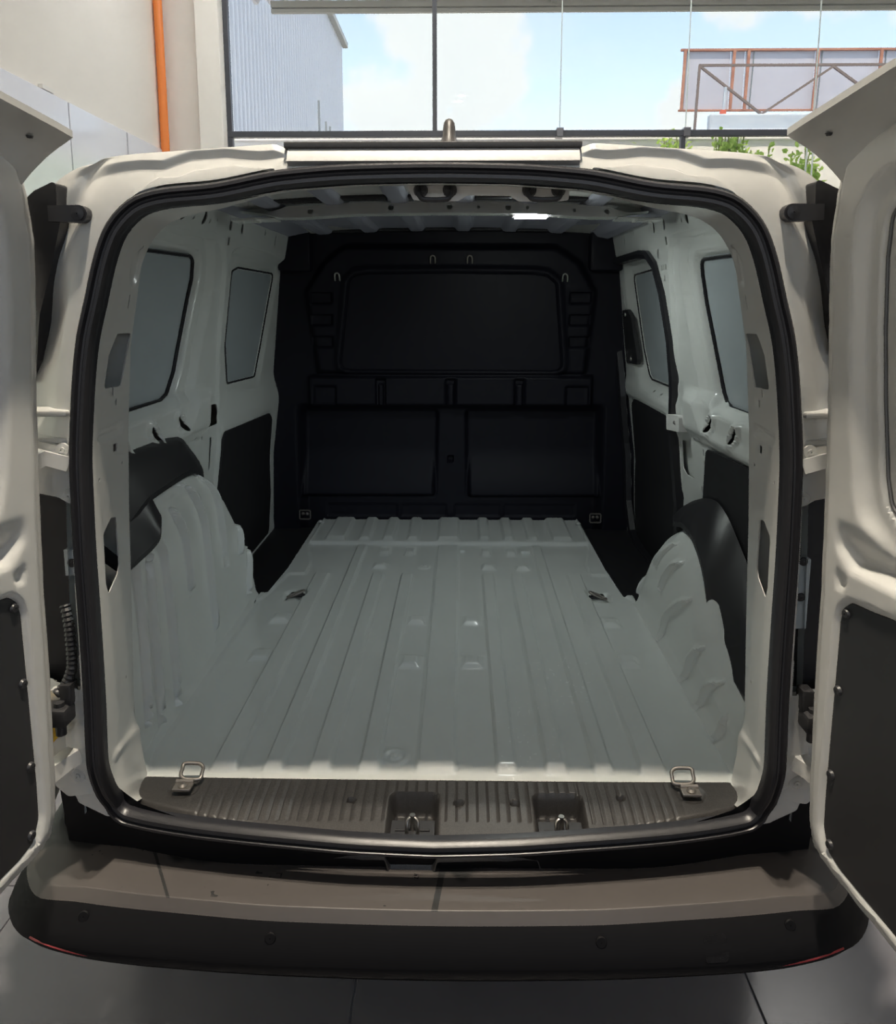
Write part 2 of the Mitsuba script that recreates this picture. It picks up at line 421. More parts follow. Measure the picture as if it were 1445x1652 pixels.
# canopy over the glass front
key = thing('metal_canopy', 'grey metal canopy with a corrugated sheet above the glass front', 'canopy')
add(key + '__edge_beam', cat_([box2((-1.95, 7.45, 4.525), (8, 7.5, 4.565), .004), box2((-1.95, 7.44, 4.575), (8, 7.52, 4.64), .004)]), 'canopy_paint', False)
x = np.arange(-2.2, 8, .02)
zz = 4.69 + .032 * np.clip(1.6 * np.sin(x * 2 * math.pi / .15), -1, 1)
add(key + '__corrugated_sheet', loft([np.stack([x, 0 * x + y, zz + (7.6 - y) * .05], -1) for y in (6.12, 7.6)]), 'corrugated_white', False)
for x in (1.0, 5.0):
    add(key + '__strut', box2((x - .03, 6.05, 4.60), (x + .03, 7.46, 4.64)), 'canopy_paint', False)
# corrugated warehouse
key = thing('warehouse', 'white corrugated metal warehouse outside on the left', 'building')
ys = np.arange(9.0, 22.62, .02); ph = (ys / .24) % 1
pro = .085 * (ss(0, .12, ph) - ss(.38, .50, ph))
add(key + '__corrugated_wall', loft([np.stack([-3.5 + pro, ys, np.full_like(ys, z)], -1) for z in (0, 9.0)]), 'corrugated_white', False)
add(key + '__end_wall', box2((-12, 22.55, 0), (-3.5, 22.6, 9.0)), 'corrugated_white', False)
add(key + '__near_wall', box2((-12, 9.0, 0), (-3.5, 9.05, 9.0)), 'corrugated_white', False)
add(key + '__corner_trim', box2((-3.54, 22.5, 0), (-3.44, 22.64, 9.0)), 'corrugated_white', False)
add(key + '__roof', trimesh.Trimesh([(-3.35, 8.8, 9.0), (-12, 8.8, 10.8), (-12, 22.9, 10.8), (-3.35, 22.9, 9.0), (-3.35, 8.8, 8.94), (-12, 8.8, 10.7), (-12, 22.9, 10.7), (-3.35, 22.9, 8.94)],
    [(0, 1, 2), (0, 2, 3), (4, 6, 5), (4, 7, 6), (0, 4, 5), (0, 5, 1), (0, 3, 7), (0, 7, 4), (3, 2, 6), (3, 6, 7), (1, 5, 6), (1, 6, 2)], process=False), 'corrugated_white', False)
add(key + '__gutter', box2((-3.44, 8.8, 8.86), (-3.28, 22.9, 9.02), .02), 'canopy_paint', False)
# boundary wall, rods, shrubs
key = thing('boundary_wall', 'rough white boundary wall outside behind the shrubs', 'wall')
xx = np.linspace(-3.2, 14, 200); zc = np.linspace(0, 3.5, 60)
add(key + '__rendered_face', loft([np.stack([xx, 8.6 - .012 * meshkit.fbm(np.stack([xx * 9, xx * 0 + z * 9, xx * 0], -1), 4), np.full_like(xx, z)], -1) for z in zc]), 'render_white', True)
add(key + '__coping', box2((-3.2, 8.56, 3.46), (14, 8.86, 3.50), .01), 'render_white', False)
for px, z1, lean in ((-1.745, 4.03, -.02), (-1.66, 3.78, 0), (-1.612, 3.72, -.005), (-1.555, 3.57, .0), (-1.47, 3.56, .01)):
    add('steel_bar', box2((px - .012, 8.99, 0), (px + .012, 9.01, z1)), 'rod_grey', False, {4.03: 'tallest grey steel bar standing behind the wall', 3.78: 'second tallest grey steel bar behind the wall', 3.72: 'third tallest grey steel bar behind the wall', 3.57: 'short grey steel bar right of the third tallest, barely above the rail'}.get(z1, 'rightmost and shortest grey steel bar behind the wall'), 'bar', 'grey steel bars behind the wall')


def shrub(x0, y0, base, top, wid, n, label, seed):
    r = np.random.default_rng(seed); key = thing('shrub', label, 'shrub', 'shrubs along the white wall')
    st, lv, lf = [], [], []
    tips = []
    for i in range(max(4, n // 26)):
        e = np.array([x0 + r.normal(0, wid * .42), y0 + r.normal(0, .12), top - abs(r.normal(0, .12)) - .03])
        b = np.array([x0 + r.normal(0, .05), y0, 0.0]); mid = (b + e) / 2 + r.normal(0, .06, 3)
        pts = spl([b, mid, e], 8); st.append(tube(pts, .006, 5)); tips.append(pts)
    for i in range(n):
        p = tips[r.integers(len(tips))]; t = 7 * max(.5, 1 - abs(r.normal(0, .12))); i0 = min(6, int(t)); q = p[i0] + (p[i0 + 1] - p[i0]) * (t - i0) + r.normal(0, .04, 3)
        L, Wd = r.uniform(.05, .09), r.uniform(.03, .05)
        a = r.normal(0, 1, 3); a[2] = abs(a[2]) * .6; a /= np.linalg.norm(a); b = np.cross(a, r.normal(0, 1, 3)); b /= np.linalg.norm(b); c = np.cross(a, b)
        k = len(lv) 
        lv += [q, q + a * L * .35 + b * Wd * .55 + c * .006, q + a * L * .75 + b * Wd * .4, q + a * L, q + a * L * .75 - b * Wd * .4, q + a * L * .35 - b * Wd * .55 + c * .006]
        lf += [(k, k + 1, k + 2), (k, k + 2, k + 3), (k, k + 3, k + 4), (k, k + 4, k + 5)]
    scene[key + '__foliage'] = mikit.ply(trimesh.Trimesh(lv, lf, process=False), 'leaf', False); labels[key + '__foliage'] = {'kind': 'stuff'}
    add(key + '__stem', cat_(st), 'stem_green', True)


shrub(2.10, 8.2, 0, 3.36, .08, 50, 'thin sprig of green leaves leftmost along the wall', 8)
shrub(2.52, 8.25, 0, 3.47, .20, 330, 'leafy green shrub left of the dark window post', 1)
shrub(3.02, 8.0, 0, 3.47, .22, 420, 'leafy green shrub just right of the dark window post', 2)
shrub(3.43, 8.25, 0, 3.36, .09, 110, 'slim green shoot between two bushier shrubs by the wall', 3)
shrub(3.84, 8.0, 0, 3.27, .12, 200, 'small green shrub above the rear corner of the van', 4)
shrub(4.12, 8.22, 0, 3.20, .10, 240, 'green shrub seen through the glass joint', 6)
shrub(4.70, 7.85, 0, 3.26, .28, 1000, 'dense bright green shrub beside the right open door', 5)
# pale neighbouring building and the billboard behind
key = thing('flat_roofed_building', 'pale weathered flat roofed building below the billboard', 'building')
add(key + '__parapet', box2((6.66, 20.6, 5.7), (16, 20.85, 6.49), .04), 'parapet_pale', False)
add(key + '__wall', box2((6.75, 20.7, 0), (16, 23.2, 5.9)), 'parapet_pale', False)
add(key + '__ledge', box2((6.62, 20.5, 5.98), (16, 20.62, 6.08), .03), 'parapet_pale', False)
key = thing('billboard', 'back of a large billboard with rusty frame on the roof', 'billboard')
Yb = 22.0
bx = [6.24, 7.75, 8.02 + .35, 10.05, 11.8, 13.6]
for a, b in zip([6.28, 7.62, 8.02, 9.98, 11.75], [7.62, 8.02, 9.98, 11.75, 13.4]):
    add(key + '__sheet', box2((a + .012, Yb + .1, 6.9), (b - .012, Yb + .13, 8.5)), 'billboard_sheet', False)
add(key + '__frame_rail', box2((6.2, Yb + .02, 8.49), (13.4, Yb + .1, 8.545)), 'rust', False)
add(key + '__frame_rail', box2((6.2, Yb + .02, 6.88), (13.4, Yb + .1, 6.925)), 'rust', False)
for x in (6.25, 7.62, 8.02, 9.94, 11.7, 13.2):
    add(key + '__upright', sweep([(x + .01, Yb - .02, 6.88), (x + .06, Yb - .02, 8.52)], [(-.035, -.03), (.035, -.03), (.035, .03), (-.035, .03)]), 'rust', False)
for x in (6.33, 8.2, 10.1, 11.88):
    add(key + '__seam', sweep([(x, Yb + .08, 6.9), (x + .06, Yb + .08, 8.5)], [(-.012, -.02), (.012, -.02), (.012, .02), (-.012, .02)]), 'rod_grey', False)
key = thing('steel_truss', 'dark steel truss standing in front of the billboard', 'truss')
Yt = 21.1
sq = [(-.03, -.03), (.03, -.03), (.03, .03), (-.03, .03)]
q = lambda a, b: sweep([a, b], sq)
sx = (Yt + 1.21) / (Yb + 1.21)
add(key + '__top_chord', q((6.45, Yt, 7.84), (12.6, Yt, 7.84)), 'truss_steel', False)
add(key + '__post', q((6.40, Yt, 5.9), (6.47, Yt, 7.84)), 'truss_steel', False)
for a, b in (((6.5, Yt, 7.8), (8.2, Yt, 6.58)), ((8.2, Yt, 6.58), (10.05, Yt, 7.8)), ((10.05, Yt, 7.8), (11.9, Yt, 6.58))):
    add(key + '__diagonal', q(a, b), 'truss_steel', False)
key = thing('mast_base', 'short white post with an orange foot on the neighbouring roof', 'post')
add(key + '__post', q((7.12, 20.98, 6.5), (7.16, 20.98, 7.25)), 'parapet_pale', False)
add(key + '__foot', cat_([box2((6.88, 20.9, 6.46), (7.42, 21.04, 6.53)), box2((7.05, 20.92, 6.5), (7.19, 21.04, 6.66)), box2((7.1, 20.94, 5.902), (7.14, 21.0, 6.5))]), 'red_oxide', False)

# ================================================================== THE VAN
V = thing('panel_van', 'white panel van with its rear doors open and empty load bay', 'van')
FZ = .59                                   # load floor height
XI = np.array([[.3, .775], [.9, .755], [1.12, .725], [1.25, .715], [1.7, .668], [1.8, .648], [2, .60]])
xi = lambda z: np.interp(z, XI[:, 0], XI[:, 1])
side_warp = lambda s: (lambda y, z, w: np.stack([s * (xi(z) + w), y, z], -1))

# ---- opening outline (outer edge of the rubber seal), half, from the top centre down, (x, z)
OUT = [(0, 1.757), (.12, 1.755), (.235, 1.747), (.355, 1.726), (.43, 1.719), (.472, 1.708), (.503, 1.686), (.526, 1.657), (.543, 1.617), (.5625, 1.547), (.581, 1.475), (.594, 1.377), (.6025, 1.26), (.603, 1.15),
       (.6005, 1.0), (.599, .87), (.600, .757), (.602, .685, .032), (.597, .630, .058), (.566, .602, .055), (.497, .596, .043), (.41, .593, .030), (.2626, .591, .013), (.12, .588, .002), (0, .585, 0)]
tilt = lambda z: np.maximum(0, .05 * (z - .6))
OUT = np.array([p if len(p) == 3 else (*p, tilt(p[1])) for p in OUT])
half3 = spl(OUT, 140); half = half3[:, :2]
loop = np.vstack([half, (half * [-1, 1])[::-1][1:-1]])          # closed, goes clockwise seen from behind
loop_y = np.r_[half3[:, 2], half3[::-1, 2][1:-1]]


def offset_loop(d):
    """loop moved inward by d, point for point"""
    t = np.roll(loop, -1, 0) - np.roll(loop, 1, 0); t /= np.linalg.norm(t, axis=1, keepdims=True)
    n = np.stack([t[:, 1], -t[:, 0]], -1)
    c = loop - [0, 1.15]
    n *= np.where((n * c).sum(1, keepdims=True) > 0, -1, 1)
    return loop + n * d


# rubber seal, a ribbed profile
L3 = offset_loop(.0155)
pts = np.stack([L3[:, 0], loop_y + .004, L3[:, 1]], -1)
sp = [(-.0155, .012), (-.0155, -.004), (-.011, -.011), (-.006, -.012), (-.003, -.006), (0, -.005), (.004, -.011), (.009, -.011), (.0145, -.004), (.0155, .004), (.0155, .014)]
add(V + '__door_seal', sweep(pts, sp, True, up=(0, 1, 0)), 'rubber', 40, 'black ribbed rubber seal around the rear opening')

# inner reveal behind the seal (door pillars, header flange)
S0 = offset_loop(.030); n = len(S0)
E_ = np.array([[.50, .605], [.62, .600], [.73, .609], [.93, .600], [1.14, .592], [1.30, .583], [1.46, .568], [1.60, .54], [1.667, .520], [1.72, .49], [1.8, .46]])
def reveal_q(qv, x, z, y0):
    """position across the reveal: q = 0 at the seal, 1 at the inner edge"""
    upw = ss(1.60, 1.72, z); dnw = ss(.70, .62, z)
    ax = np.abs(x)
    xe = np.interp(z, E_[:, 0], E_[:, 1]); dn2 = ss(.72, .60, z); xe = xe * (1 - dn2) + np.minimum(xe, ax + .014) * dn2
    xe = np.where(upw > 0, (1 - upw) * xe + upw * np.minimum(ax, xe), xe)
    ye = .225 * (1 - upw) + upw * (.225 - .10 * ss(.47, .25, ax)); ye = np.where(z < .66, np.minimum(ye, .225), ye)
    ze = z + upw * .006 - dnw * .02 * ss(.5, .58, ax) - .06 * ss(.70, .63, z)
    y0 = y0 + .012
    return np.stack([np.sign(x) * (ax + (xe - ax) * qv), y0 + (ye - y0) * qv, z + (ze - z) * qv], -1)


s_arc = np.r_[0, np.cumsum(np.linalg.norm(np.diff(np.vstack([S0, S0[:1]]), axis=0), axis=1))]
def s_at(z, sgn):
    """arc position on the right (sgn 1) or left pillar at height z"""
    k = len(half) - 1; idx = np.arange(10, k - 14) if sgn > 0 else np.arange(n - k + 14, n - 10)
    zz_ = S0[idx, 1]; o = np.argsort(zz_)
    return float(np.interp(z, zz_[o], s_arc[idx][o]))
SX = np.vstack([S0, S0[:1]])
def reveal_warp(s, q, w):
    x = np.interp(s, s_arc, SX[:, 0]); z = np.interp(s, s_arc, SX[:, 1]); p = reveal_q(q / .19, x, z, np.interp(s, s_arc, np.r_[loop_y, loop_y[:1]]))
    c = np.stack([x, 0 * x, z - 1.15], -1); c /= np.linalg.norm(c, axis=1, keepdims=True)
    return p + c * w[:, None]


def q_of(y, z):
    y0 = tilt(z) + .012; return .19 * (y - y0) / (.225 - y0)


def pillar_hole(sgn, pts, r=.006):
    return rp([(s_at(z, sgn), q_of(y, z)) for y, z in pts], r)


rh = []
for sgn in (1, -1):
    rh.append(pillar_hole(sgn, [(.145, 1.485), (.222, 1.483), (.182, 1.388), (.10, 1.392), (.115, 1.45)], .008))
    rh.append(pillar_hole(sgn, [(.085, 1.14), (.125, 1.158), (.152, 1.152), (.158, 1.06), (.145, 1.045), (.09, 1.028), (.08, 1.05)], .008))
    rh.append(pillar_hole(sgn, [(.137, 1.395), (.145, 1.395), (.146, 1.375), (.138, 1.375)], .001))
    rh.append(pillar_hole(sgn, [(.148, 1.287), (.166, 1.287), (.166, 1.272), (.148, 1.272)], .001))
    for y, z, a, b in ((.158, 1.362, .005, .007), (.18, 1.54, .004, .014), (.19, 1.245, .003, .003), (.08, 1.238, .003, .003), (.19, 1.63, .006, .009), (.17, .83, .003, .003)):
        rh.append(ellipse((s_at(z, sgn), q_of(y, z)), b, a))


def reveal_w(S, Q):
    w = 0 * S
    for sgn in (1, -1):
        for z0, h in ((1.345, .0), (.725, 1.0)):                 # joint of two stampings near the sill
            w += -.004 * h * np.exp(-((S - s_at(z0, sgn) - (Q - .05) * .25 * sgn) / .008) ** 2) * ss(.02, .05, Q)
        w += .006 * ss(0, .03, .012 - np.abs(Q - .10)) * 0
        e = ((S - s_at(1.60, sgn)) / .035) ** 2 + ((Q - .15) / .035) ** 2
        w += .006 * ss(1.0, .6, e)
        w += .006 * ss(.03, .045, Q) * ss(.012, 0, np.abs(S - s_at(1.31, sgn)) - .0) * ss(.17, .15, Q)
    return w


k_ = [i for i in range(n) if S0[i, 0] > 0 and S0[i, 1] < .75 and S0[i, 0] < .560][0]
us = np.linspace(-s_arc[k_], s_arc[k_], 600); vs = np.linspace(0, .19, 40)
rh = [sg.Polygon([(x if x < s_arc[-1] / 2 else x - s_arc[-1], y) for x, y in h.exterior.coords]) for h in rh]
rwarp = lambda s_, q_, w_: reveal_warp(np.where(s_ < 0, s_ + s_arc[-1], s_), q_, w_)
add(V + '__rear_frame', sheet(us, vs, lambda S, Q: reveal_w(np.where(S < 0, S + s_arc[-1], S), Q), rwarp, rh, thick=.0025), 'body_paint', 40, 'white inner door frame with punched holes')
# return flange of the pillars, and a dark box section behind their holes
for sgn in (1, -1):
    zz_ = np.linspace(.60, 1.70, 30); xe = np.interp(zz_, E_[:, 0], E_[:, 1])
    add(V + '__pillar_flange', loft([np.stack([sgn * (xe + a), 0 * zz_ + b, zz_], -1) for a, b in ((.0, .224), (.004, .23), (.03, .232), (.20, .24))]), 'inner_paint', 40)
    add(V + '__pillar_box', loft([np.stack([sgn * (xe + a), 0 * zz_ + b, zz_], -1) for a, b in ((.05, .085), (.05, .215))]), 'blank_grey', 40)
    add(V + '__pillar_cable', tube([(sgn * .635, .13, 1.7), (sgn * .637, .14, 1.4), (sgn * .64, .14, 1.0), (sgn * .64, .15, .7)], .006, 8), 'black_plastic')

# ---- body behind the seal: rear header, corner and pillar faces
def roof_edge_x(z):
    return z


HEAD = np.array([(0, 1.7875), (.12, 1.7875), (.235, 1.7845), (.396, 1.7755), (.51, 1.7675), (.54, 1.7635), (.57, 1.758), (.604, 1.743), (.634, 1.719), (.660, 1.694), (.668, 1.66), (.69, 1.60), (.705, 1.54), (.735, 1.40), (.765, 1.2), (.78, 1.0), (.78, .8), (.77, .66), (.74, .58)])
ho = spl(HEAD, 160)
hi = []
S1 = spl(OUT[:20, :2], 160); S1y = np.interp(np.linspace(0, 1, 160), np.linspace(0, 1, 20), OUT[:20, 2]); S1y = spl(OUT[:20], 160)[:, 2]
dd = np.r_[0, np.cumsum(np.linalg.norm(np.diff(ho, axis=0), axis=1))]; 
# pair the points of the inner and the outer curve by landmarks
lm_o = [0, .39, .55, .62, .80, 1.05, 1.35, 1.58, dd[-1]]
def nearest(curve, p):
    return int(np.argmin(((curve - np.array(p)) ** 2).sum(1)))
d1 = np.r_[0, np.cumsum(np.linalg.norm(np.diff(S1, axis=0), axis=1))]
lm = [((0, 1.7875), (0, 1.757)), ((.396, 1.7755), (.39, 1.722)), ((.54, 1.7635), (.49, 1.697)), ((.604, 1.743), (.518, 1.67)), ((.645, 1.694), (.535, 1.635)), ((.69, 1.60), (.555, 1.58)), ((.735, 1.40), (.594, 1.38)), ((.78, 1.0), (.6005, 1.0)), ((.74, .58), (.56, .655))]
ka = [dd[nearest(ho, a)] for a, _ in lm]; kb = [d1[nearest(S1, b)] for _, b in lm]
tt = np.linspace(0, dd[-1], 460)
oc = np.stack([np.interp(tt, dd, ho[:, k]) for k in (0, 1)], -1)
tb = np.interp(tt, ka, kb); ic = np.stack([np.interp(tb, d1, S1[:, k]) for k in (0, 1)], -1)
yo = np.interp(oc[:, 1], [.58, 1.0, 1.4, 1.6, 1.70, 1.76, 1.785], [.14, .15, .15, .13, .10, .092, .093])
yi = np.interp(tb, d1, S1y) + .016
nq = 64; qv = np.linspace(0, 1, nq)
base = np.stack([ic[:, None, 0] + (oc - ic)[:, None, 0] * qv[None, :], yi[:, None] + (yo - yi)[:, None] * (qv ** 1.3)[None, :], ic[:, None, 1] + (oc - ic)[:, None, 1] * qv[None, :]], -1)
# pressed relief of the header: a stepped shelf line with two raised lands
qr = np.interp(base[:, :1, 0] * .5 + base[:, -1:, 0] * .5, [0, .275, .300, .330, .385, .408, .430, .465, .515, .56, .60], [.62, .62, .72, .85, .86, .74, .62, .70, .73, .72, .7]); Qg = np.broadcast_to(qv[None, :], base.shape[:2])
ql = np.interp(base[:, :1, 0] * .5 + base[:, -1:, 0] * .5, [0, .25, .29, .32, .385, .41, .425, .45, .48, .51], [0, 0, .2, .42, .40, .25, .24, .28, .1, 0])
on_top = ss(.57, .53, base[..., 0]) * ss(.225, .26, base[..., 0])
raise_ = .011 * ss(qr - .05, qr + .05, Qg) * on_top * ss(1.0, .93, Qg) + .007 * ss(ql + .04, ql - .05, Qg) * on_top * (ql > .02)
base[..., 1] -= raise_ * .45; base[..., 2] += raise_ * .85
# hinge-side channel and soft corner facets
bx_, bz_ = base[..., 0], base[..., 2]
base[..., 1] += .010 * np.exp(-(((bx_ - .57) + (bz_ - 1.72) * .55) / .018) ** 2) * ss(1.60, 1.66, bz_) * ss(.98, .85, qv)[None, :]
base[..., 1] += .02 * ss(.25, .5, np.linspace(0, 1, nq))[None, :] * ss(1.60, 1.5, bz_) * ss(1.30, 1.38, bz_) * (.6 + .4 * np.sin(bz_ * 30))
cavity = (bz_ < 1.215) & (bz_ > .86) & (np.linspace(0, 1, nq)[None, :] > .06)
lowcav = (bz_ < .70)
body = loft(base)
fc = body.triangles_center
m_keep = ~((fc[:, 2] < 1.215) & (fc[:, 2] > .875) & (fc[:, 0] > .612)) & ~((fc[:, 2] < .665) & (fc[:, 0] > .56))
mesh_r = trimesh.Trimesh(body.vertices, body.faces[m_keep], process=False)
half_l = mirror_x(mesh_r)
add(V + '__rear_panel', cat_([mesh_r, half_l]), 'body_paint', 35, 'white painted rear header and corner pillars')
# white centre of the header with the high brake light
bl = np.array([(.063, 1.760), (.069, 1.772), (.080, 1.784), (.106, 1.786), (.106, 1.754), (.075, 1.754)])
add(V + '__brake_light', cat_([loft([np.stack([np.full(7, x), *np.vstack([bl, bl[:1]]).T], -1) for x in (-.232, -.08, .08, .232)])] + [trimesh.Trimesh(np.stack([np.full(6, x), bl[:, 0], bl[:, 1]], -1), [(0, 1, 2), (0, 2, 5), (2, 3, 4), (2, 4, 5)], process=False) for x in (-.232, .232)]), 'pale_housing', 30, 'pale grey housing in the middle of the header')
add(V + '__brake_light__gasket', box2((-.238, .073, 1.7815), (.236, .104, 1.7915), .002), 'trim_dark', 30, 'dark strip on top of the housing')
# roof skin, side skins, underbody (outside, mostly hidden)
yy = np.array([.07, .4, .8, 1.6, 2.3, 2.9, 3.5, 4.2, 4.35]); cr = np.array([0, .022, .042, .05, .045, -.06, -.42, -.75, -.95])
rowx = np.concatenate([-ho[::-1][:, 0], ho[1:, 0]]); rowz = np.concatenate([ho[::-1][:, 1], ho[1:, 1]])
rows = []
for y, c in zip(yy, cr):
    ztop = rowz + np.where(rowz > 1.0, c * np.clip((rowz - 1.0) / .78, 0, 1), 0)
    wid = np.interp(y, [.07, .5, 2.5, 3.6, 4.35], [1.0, 1.12, 1.16, 1.12, .9])
    yo2 = np.interp(rowz, [.58, 1.0, 1.4, 1.6, 1.70, 1.76, 1.785], [.14, .15, .15, .13, .10, .092, .093])
    rows.append(np.stack([rowx * wid, np.full_like(ztop, y), ztop], -1))
rows[0] = np.stack([rowx, np.interp(rowz, [.58, 1.0, 1.4, 1.6, 1.70, 1.76, 1.785], [.14, .15, .15, .13, .10, .092, .093]), rowz], -1)
add(V + '__outer_shell', loft(rows), 'body_paint', 50, 'white outer skin')
# wheels
for sx_ in (-1, 1):
    for y in (.86, 3.55):
        c = np.array([sx_ * .72, y, .325])
        add(V + '__wheel', lathe([(.19, -.09), (.29, -.1), (.318, -.085), (.325, -.05), (.325, .05), (.318, .085), (.29, .1), (.19, .09), (.18, .0), (.19, -.09)], c, (1, 0, 0), 40), 'rubber', 40)
        add(V + '__wheel__rim', lathe([(.001, .03), (.06, .04), (.15, .03), (.185, .07), (.185, -.07), (.15, -.05), (.001, -.03)], c, (sx_, 0, 0), 32), 'steel', 40)
add(V + '__underbody', cat_([box2((-.58, .12, .36), (.58, 4.0, .40)), box2((-.60, .125, .34), (.60, .16, .555)), box2((-.7, 3.9, .3), (.7, 4.3, .9))]), 'black_liner', False)

# tail light flank and stub (dark, both sides)
for s in (-1, 1):
    pl = [(.597, 1.730), (.602, 1.690), (.60, 1.668), (.626, 1.60), (.655, 1.52), (.672, 1.44), (.70, 1.40), (.735, 1.42), (.70, 1.60), (.672, 1.685), (.635, 1.714)]
    pl = [(s * a, b) for a, b in pl]
    wf = lambda x, z, w: np.stack([x, np.interp(z, [1.38, 1.6, 1.74], [.10, .088, .062]) + w + .5 * np.maximum(np.abs(x) - .66, 0), z], -1)
    add(V + '__tail_light', plate(rp(pl, .005), -.012, .03, wf, .02), 'rubber', 30, 'black flank of the ' + ('left' if s < 0 else 'right') + ' tail light')
    stub = m3.Manifold.hull(prism(ellipse((s * .566, 1.679), .0135, .0135), .0, .02) + prism(rect(s * .60, 1.667, s * .615, 1.692), 0, .02))
    mm = unman(stub); v = mm.vertices; mm = trimesh.Trimesh(np.stack([v[:, 0], .075 - v[:, 2], v[:, 1]], -1), mm.faces); mm.fix_normals()
    add(V + '__door_stop', cat_([mm, lathe([(.001, 0), (.0095, 0), (.0105, .002), (.001, .003)], (s * .566, .053, 1.679), (0, -1, 0))]), 'rubber', 30, 'black rubber door stop with a round end')

# ---- hinges, straps, cables in the shut line between seal and door
for s in (-1, 1):
    nm = 'left' if s < 0 else 'right'
    add(V + '__sill_ledge', cat_([box2((s * .606, .045, 1.352), (s * .70, .10, 1.362), .003), box2((s * .606, .055, 1.305), (s * .70, .10, 1.315), .003)]), 'body_paint', 30)
    bp = [(s * .606, 1.30), (s * .68, 1.315), (s * .70, 1.26), (s * .68, 1.225), (s * .632, 1.215), (s * .608, 1.20)]
    pw = lambda x, z, w: np.stack([x, .06 + w, z], -1)
    add(V + '__hinge', plate(rp(bp, .006), -.012, .012, pw, .05), 'body_paint', 30, nm + ' upper hinge plate in body white')
    add(V + '__hinge__arm', cat_([sweep([(s * .615, .045, 1.275), (s * .64, .02, 1.29), (s * .665, -.005, 1.275)], [(-.012, -.02), (.012, -.02), (.012, .02), (-.012, .02)]), cyl((s * .66, .0, 1.24), (s * .66, .0, 1.31), .011)]), 'body_paint', 30)
    for x, z in ((.618, 1.297), (.612, 1.218)):
        add(V + '__hinge__bolt', lathe([(.001, .008), (.005, .008), (.005, .005), (.011, .004), (.0115, 0), (.001, 0)], (s * x, .05, z), (0, -1, 0), 20), 'body_paint', 30)
    lp = [(s * .606, .865), (s * .68, .865), (s * .70, .70), (s * .66, .66), (s * .60, .668)]
    add(V + '__hinge', plate(rp(lp, .008), -.004, .012, lambda x, z, w: np.stack([x, .055 + w, z], -1), .05), 'body_paint', 30, nm + ' lower hinge plate in body white')
    k2 = V + '__hinge_001' if False else V + '__hinge'
    add(V + '__lower_hinge_arm', sweep([(s * .628, .045, .752), (s * .65, .03, .742), (s * .685, -.01, .722)], [(-.013, -.016), (.013, -.016), (.013, .016), (-.013, .016)]), 'body_paint', 30)
    for x, z in ((.632, .782), (.636, .705)):
        add(V + '__hinge_bolt', lathe([(.001, .009), (.005, .009), (.005, .005), (.012, .004), (.013, 0), (.001, 0)], (s * x, .049, z), (0, -1, 0), 20), 'body_paint', 30)
    add(V + '__check_strap', cat_([rbox((s * .637, .04, .868), (.022, .03, .04), .005), rbox((s * .652, .025, .835), (.05, .045, .035), .008), rbox((s * .672, .0, .825), (.03, .05, .03), .006), cyl((s * .645, .02, .80), (s * .645, .02, .86), .009)]), 'black_plastic', 30, nm + ' black door check mechanism')
    add(V + '__shut_line_liner', plate(rp([(s * .606, 1.22), (s * .72, 1.24), (s * .74, .84), (s * .606, .86)], .004), .0, .004, lambda x, z, w: np.stack([x, .11 + w, z], -1), .1), 'black_liner', 30)
    add(V + '__shut_line_bracket', box2((s * .625, .09, .97 if s > 0 else 1.06), (s * .655, .105, 1.10 if s > 0 else 1.11), .004), 'blank_grey', 30)
    for z in ((1.095, 1.03) if s > 0 else (1.085,)):
        add(V + '__shut_line_hole_plug', lathe([(.001, .003), (.007, .002), (.008, 0), (.001, 0)], (s * .64, .09, z), (0, -1, 0), 16), 'black_plastic', 30)
    add(V + '__lower_gusset', plate(rp([(s * .61, .72), (s * .665, .68), (s * .655, .63), (s * .61, .60), (s * .575, .592)], .006), 0, .006, lambda x, z, w: np.stack([x, .070 + w + .2 * np.maximum(.66 - z, 0), z], -1), .04), 'body_paint', 30)
# cable conduit on the left
pth = spl([(-.642, .06, 1.02), (-.632, .05, .97), (-.630, .045, .92), (-.64, .04, .885), (-.655, .03, .868)], 60)
rr = np.array([.0085 + .0015 * math.sin(i * 2.1) for i in range(60)])
m = tube(pth, 1.0, 10); v = m.vertices.copy(); k = 60 * 10
v[:k] = np.repeat(pth, 10, 0) + (v[:k] - np.repeat(pth, 10, 0)) * np.repeat(rr, 10)[:, None]
add(V + '__cable_conduit', trimesh.Trimesh(v, m.faces, process=False), 'black_plastic', 30, 'ribbed black cable conduit beside the left hinge')
for z in (.842, .79):
    add(V + '__connector', rbox((-.672, .03, z), (.022, .03, .018), .004), 'yellow_plastic', 30, 'small yellow connector beside the left hinge')

# ---- load floor
ribs = [(-.044, .036)] + [(s * a, s * b) for s in (-1, 1) for a, b in ((.122, .162), (.222, .264), (.321, .358), (.415, .466))]
fl_out = rp([(-.603, .205), (.600, .205), (.606, 1.205), (.577, 1.203), (.562, 1.45), (.560, 2.06), (-.575, 2.06), (-.574, 1.45), (-.589, 1.212), (-.612, 1.212)], .003)


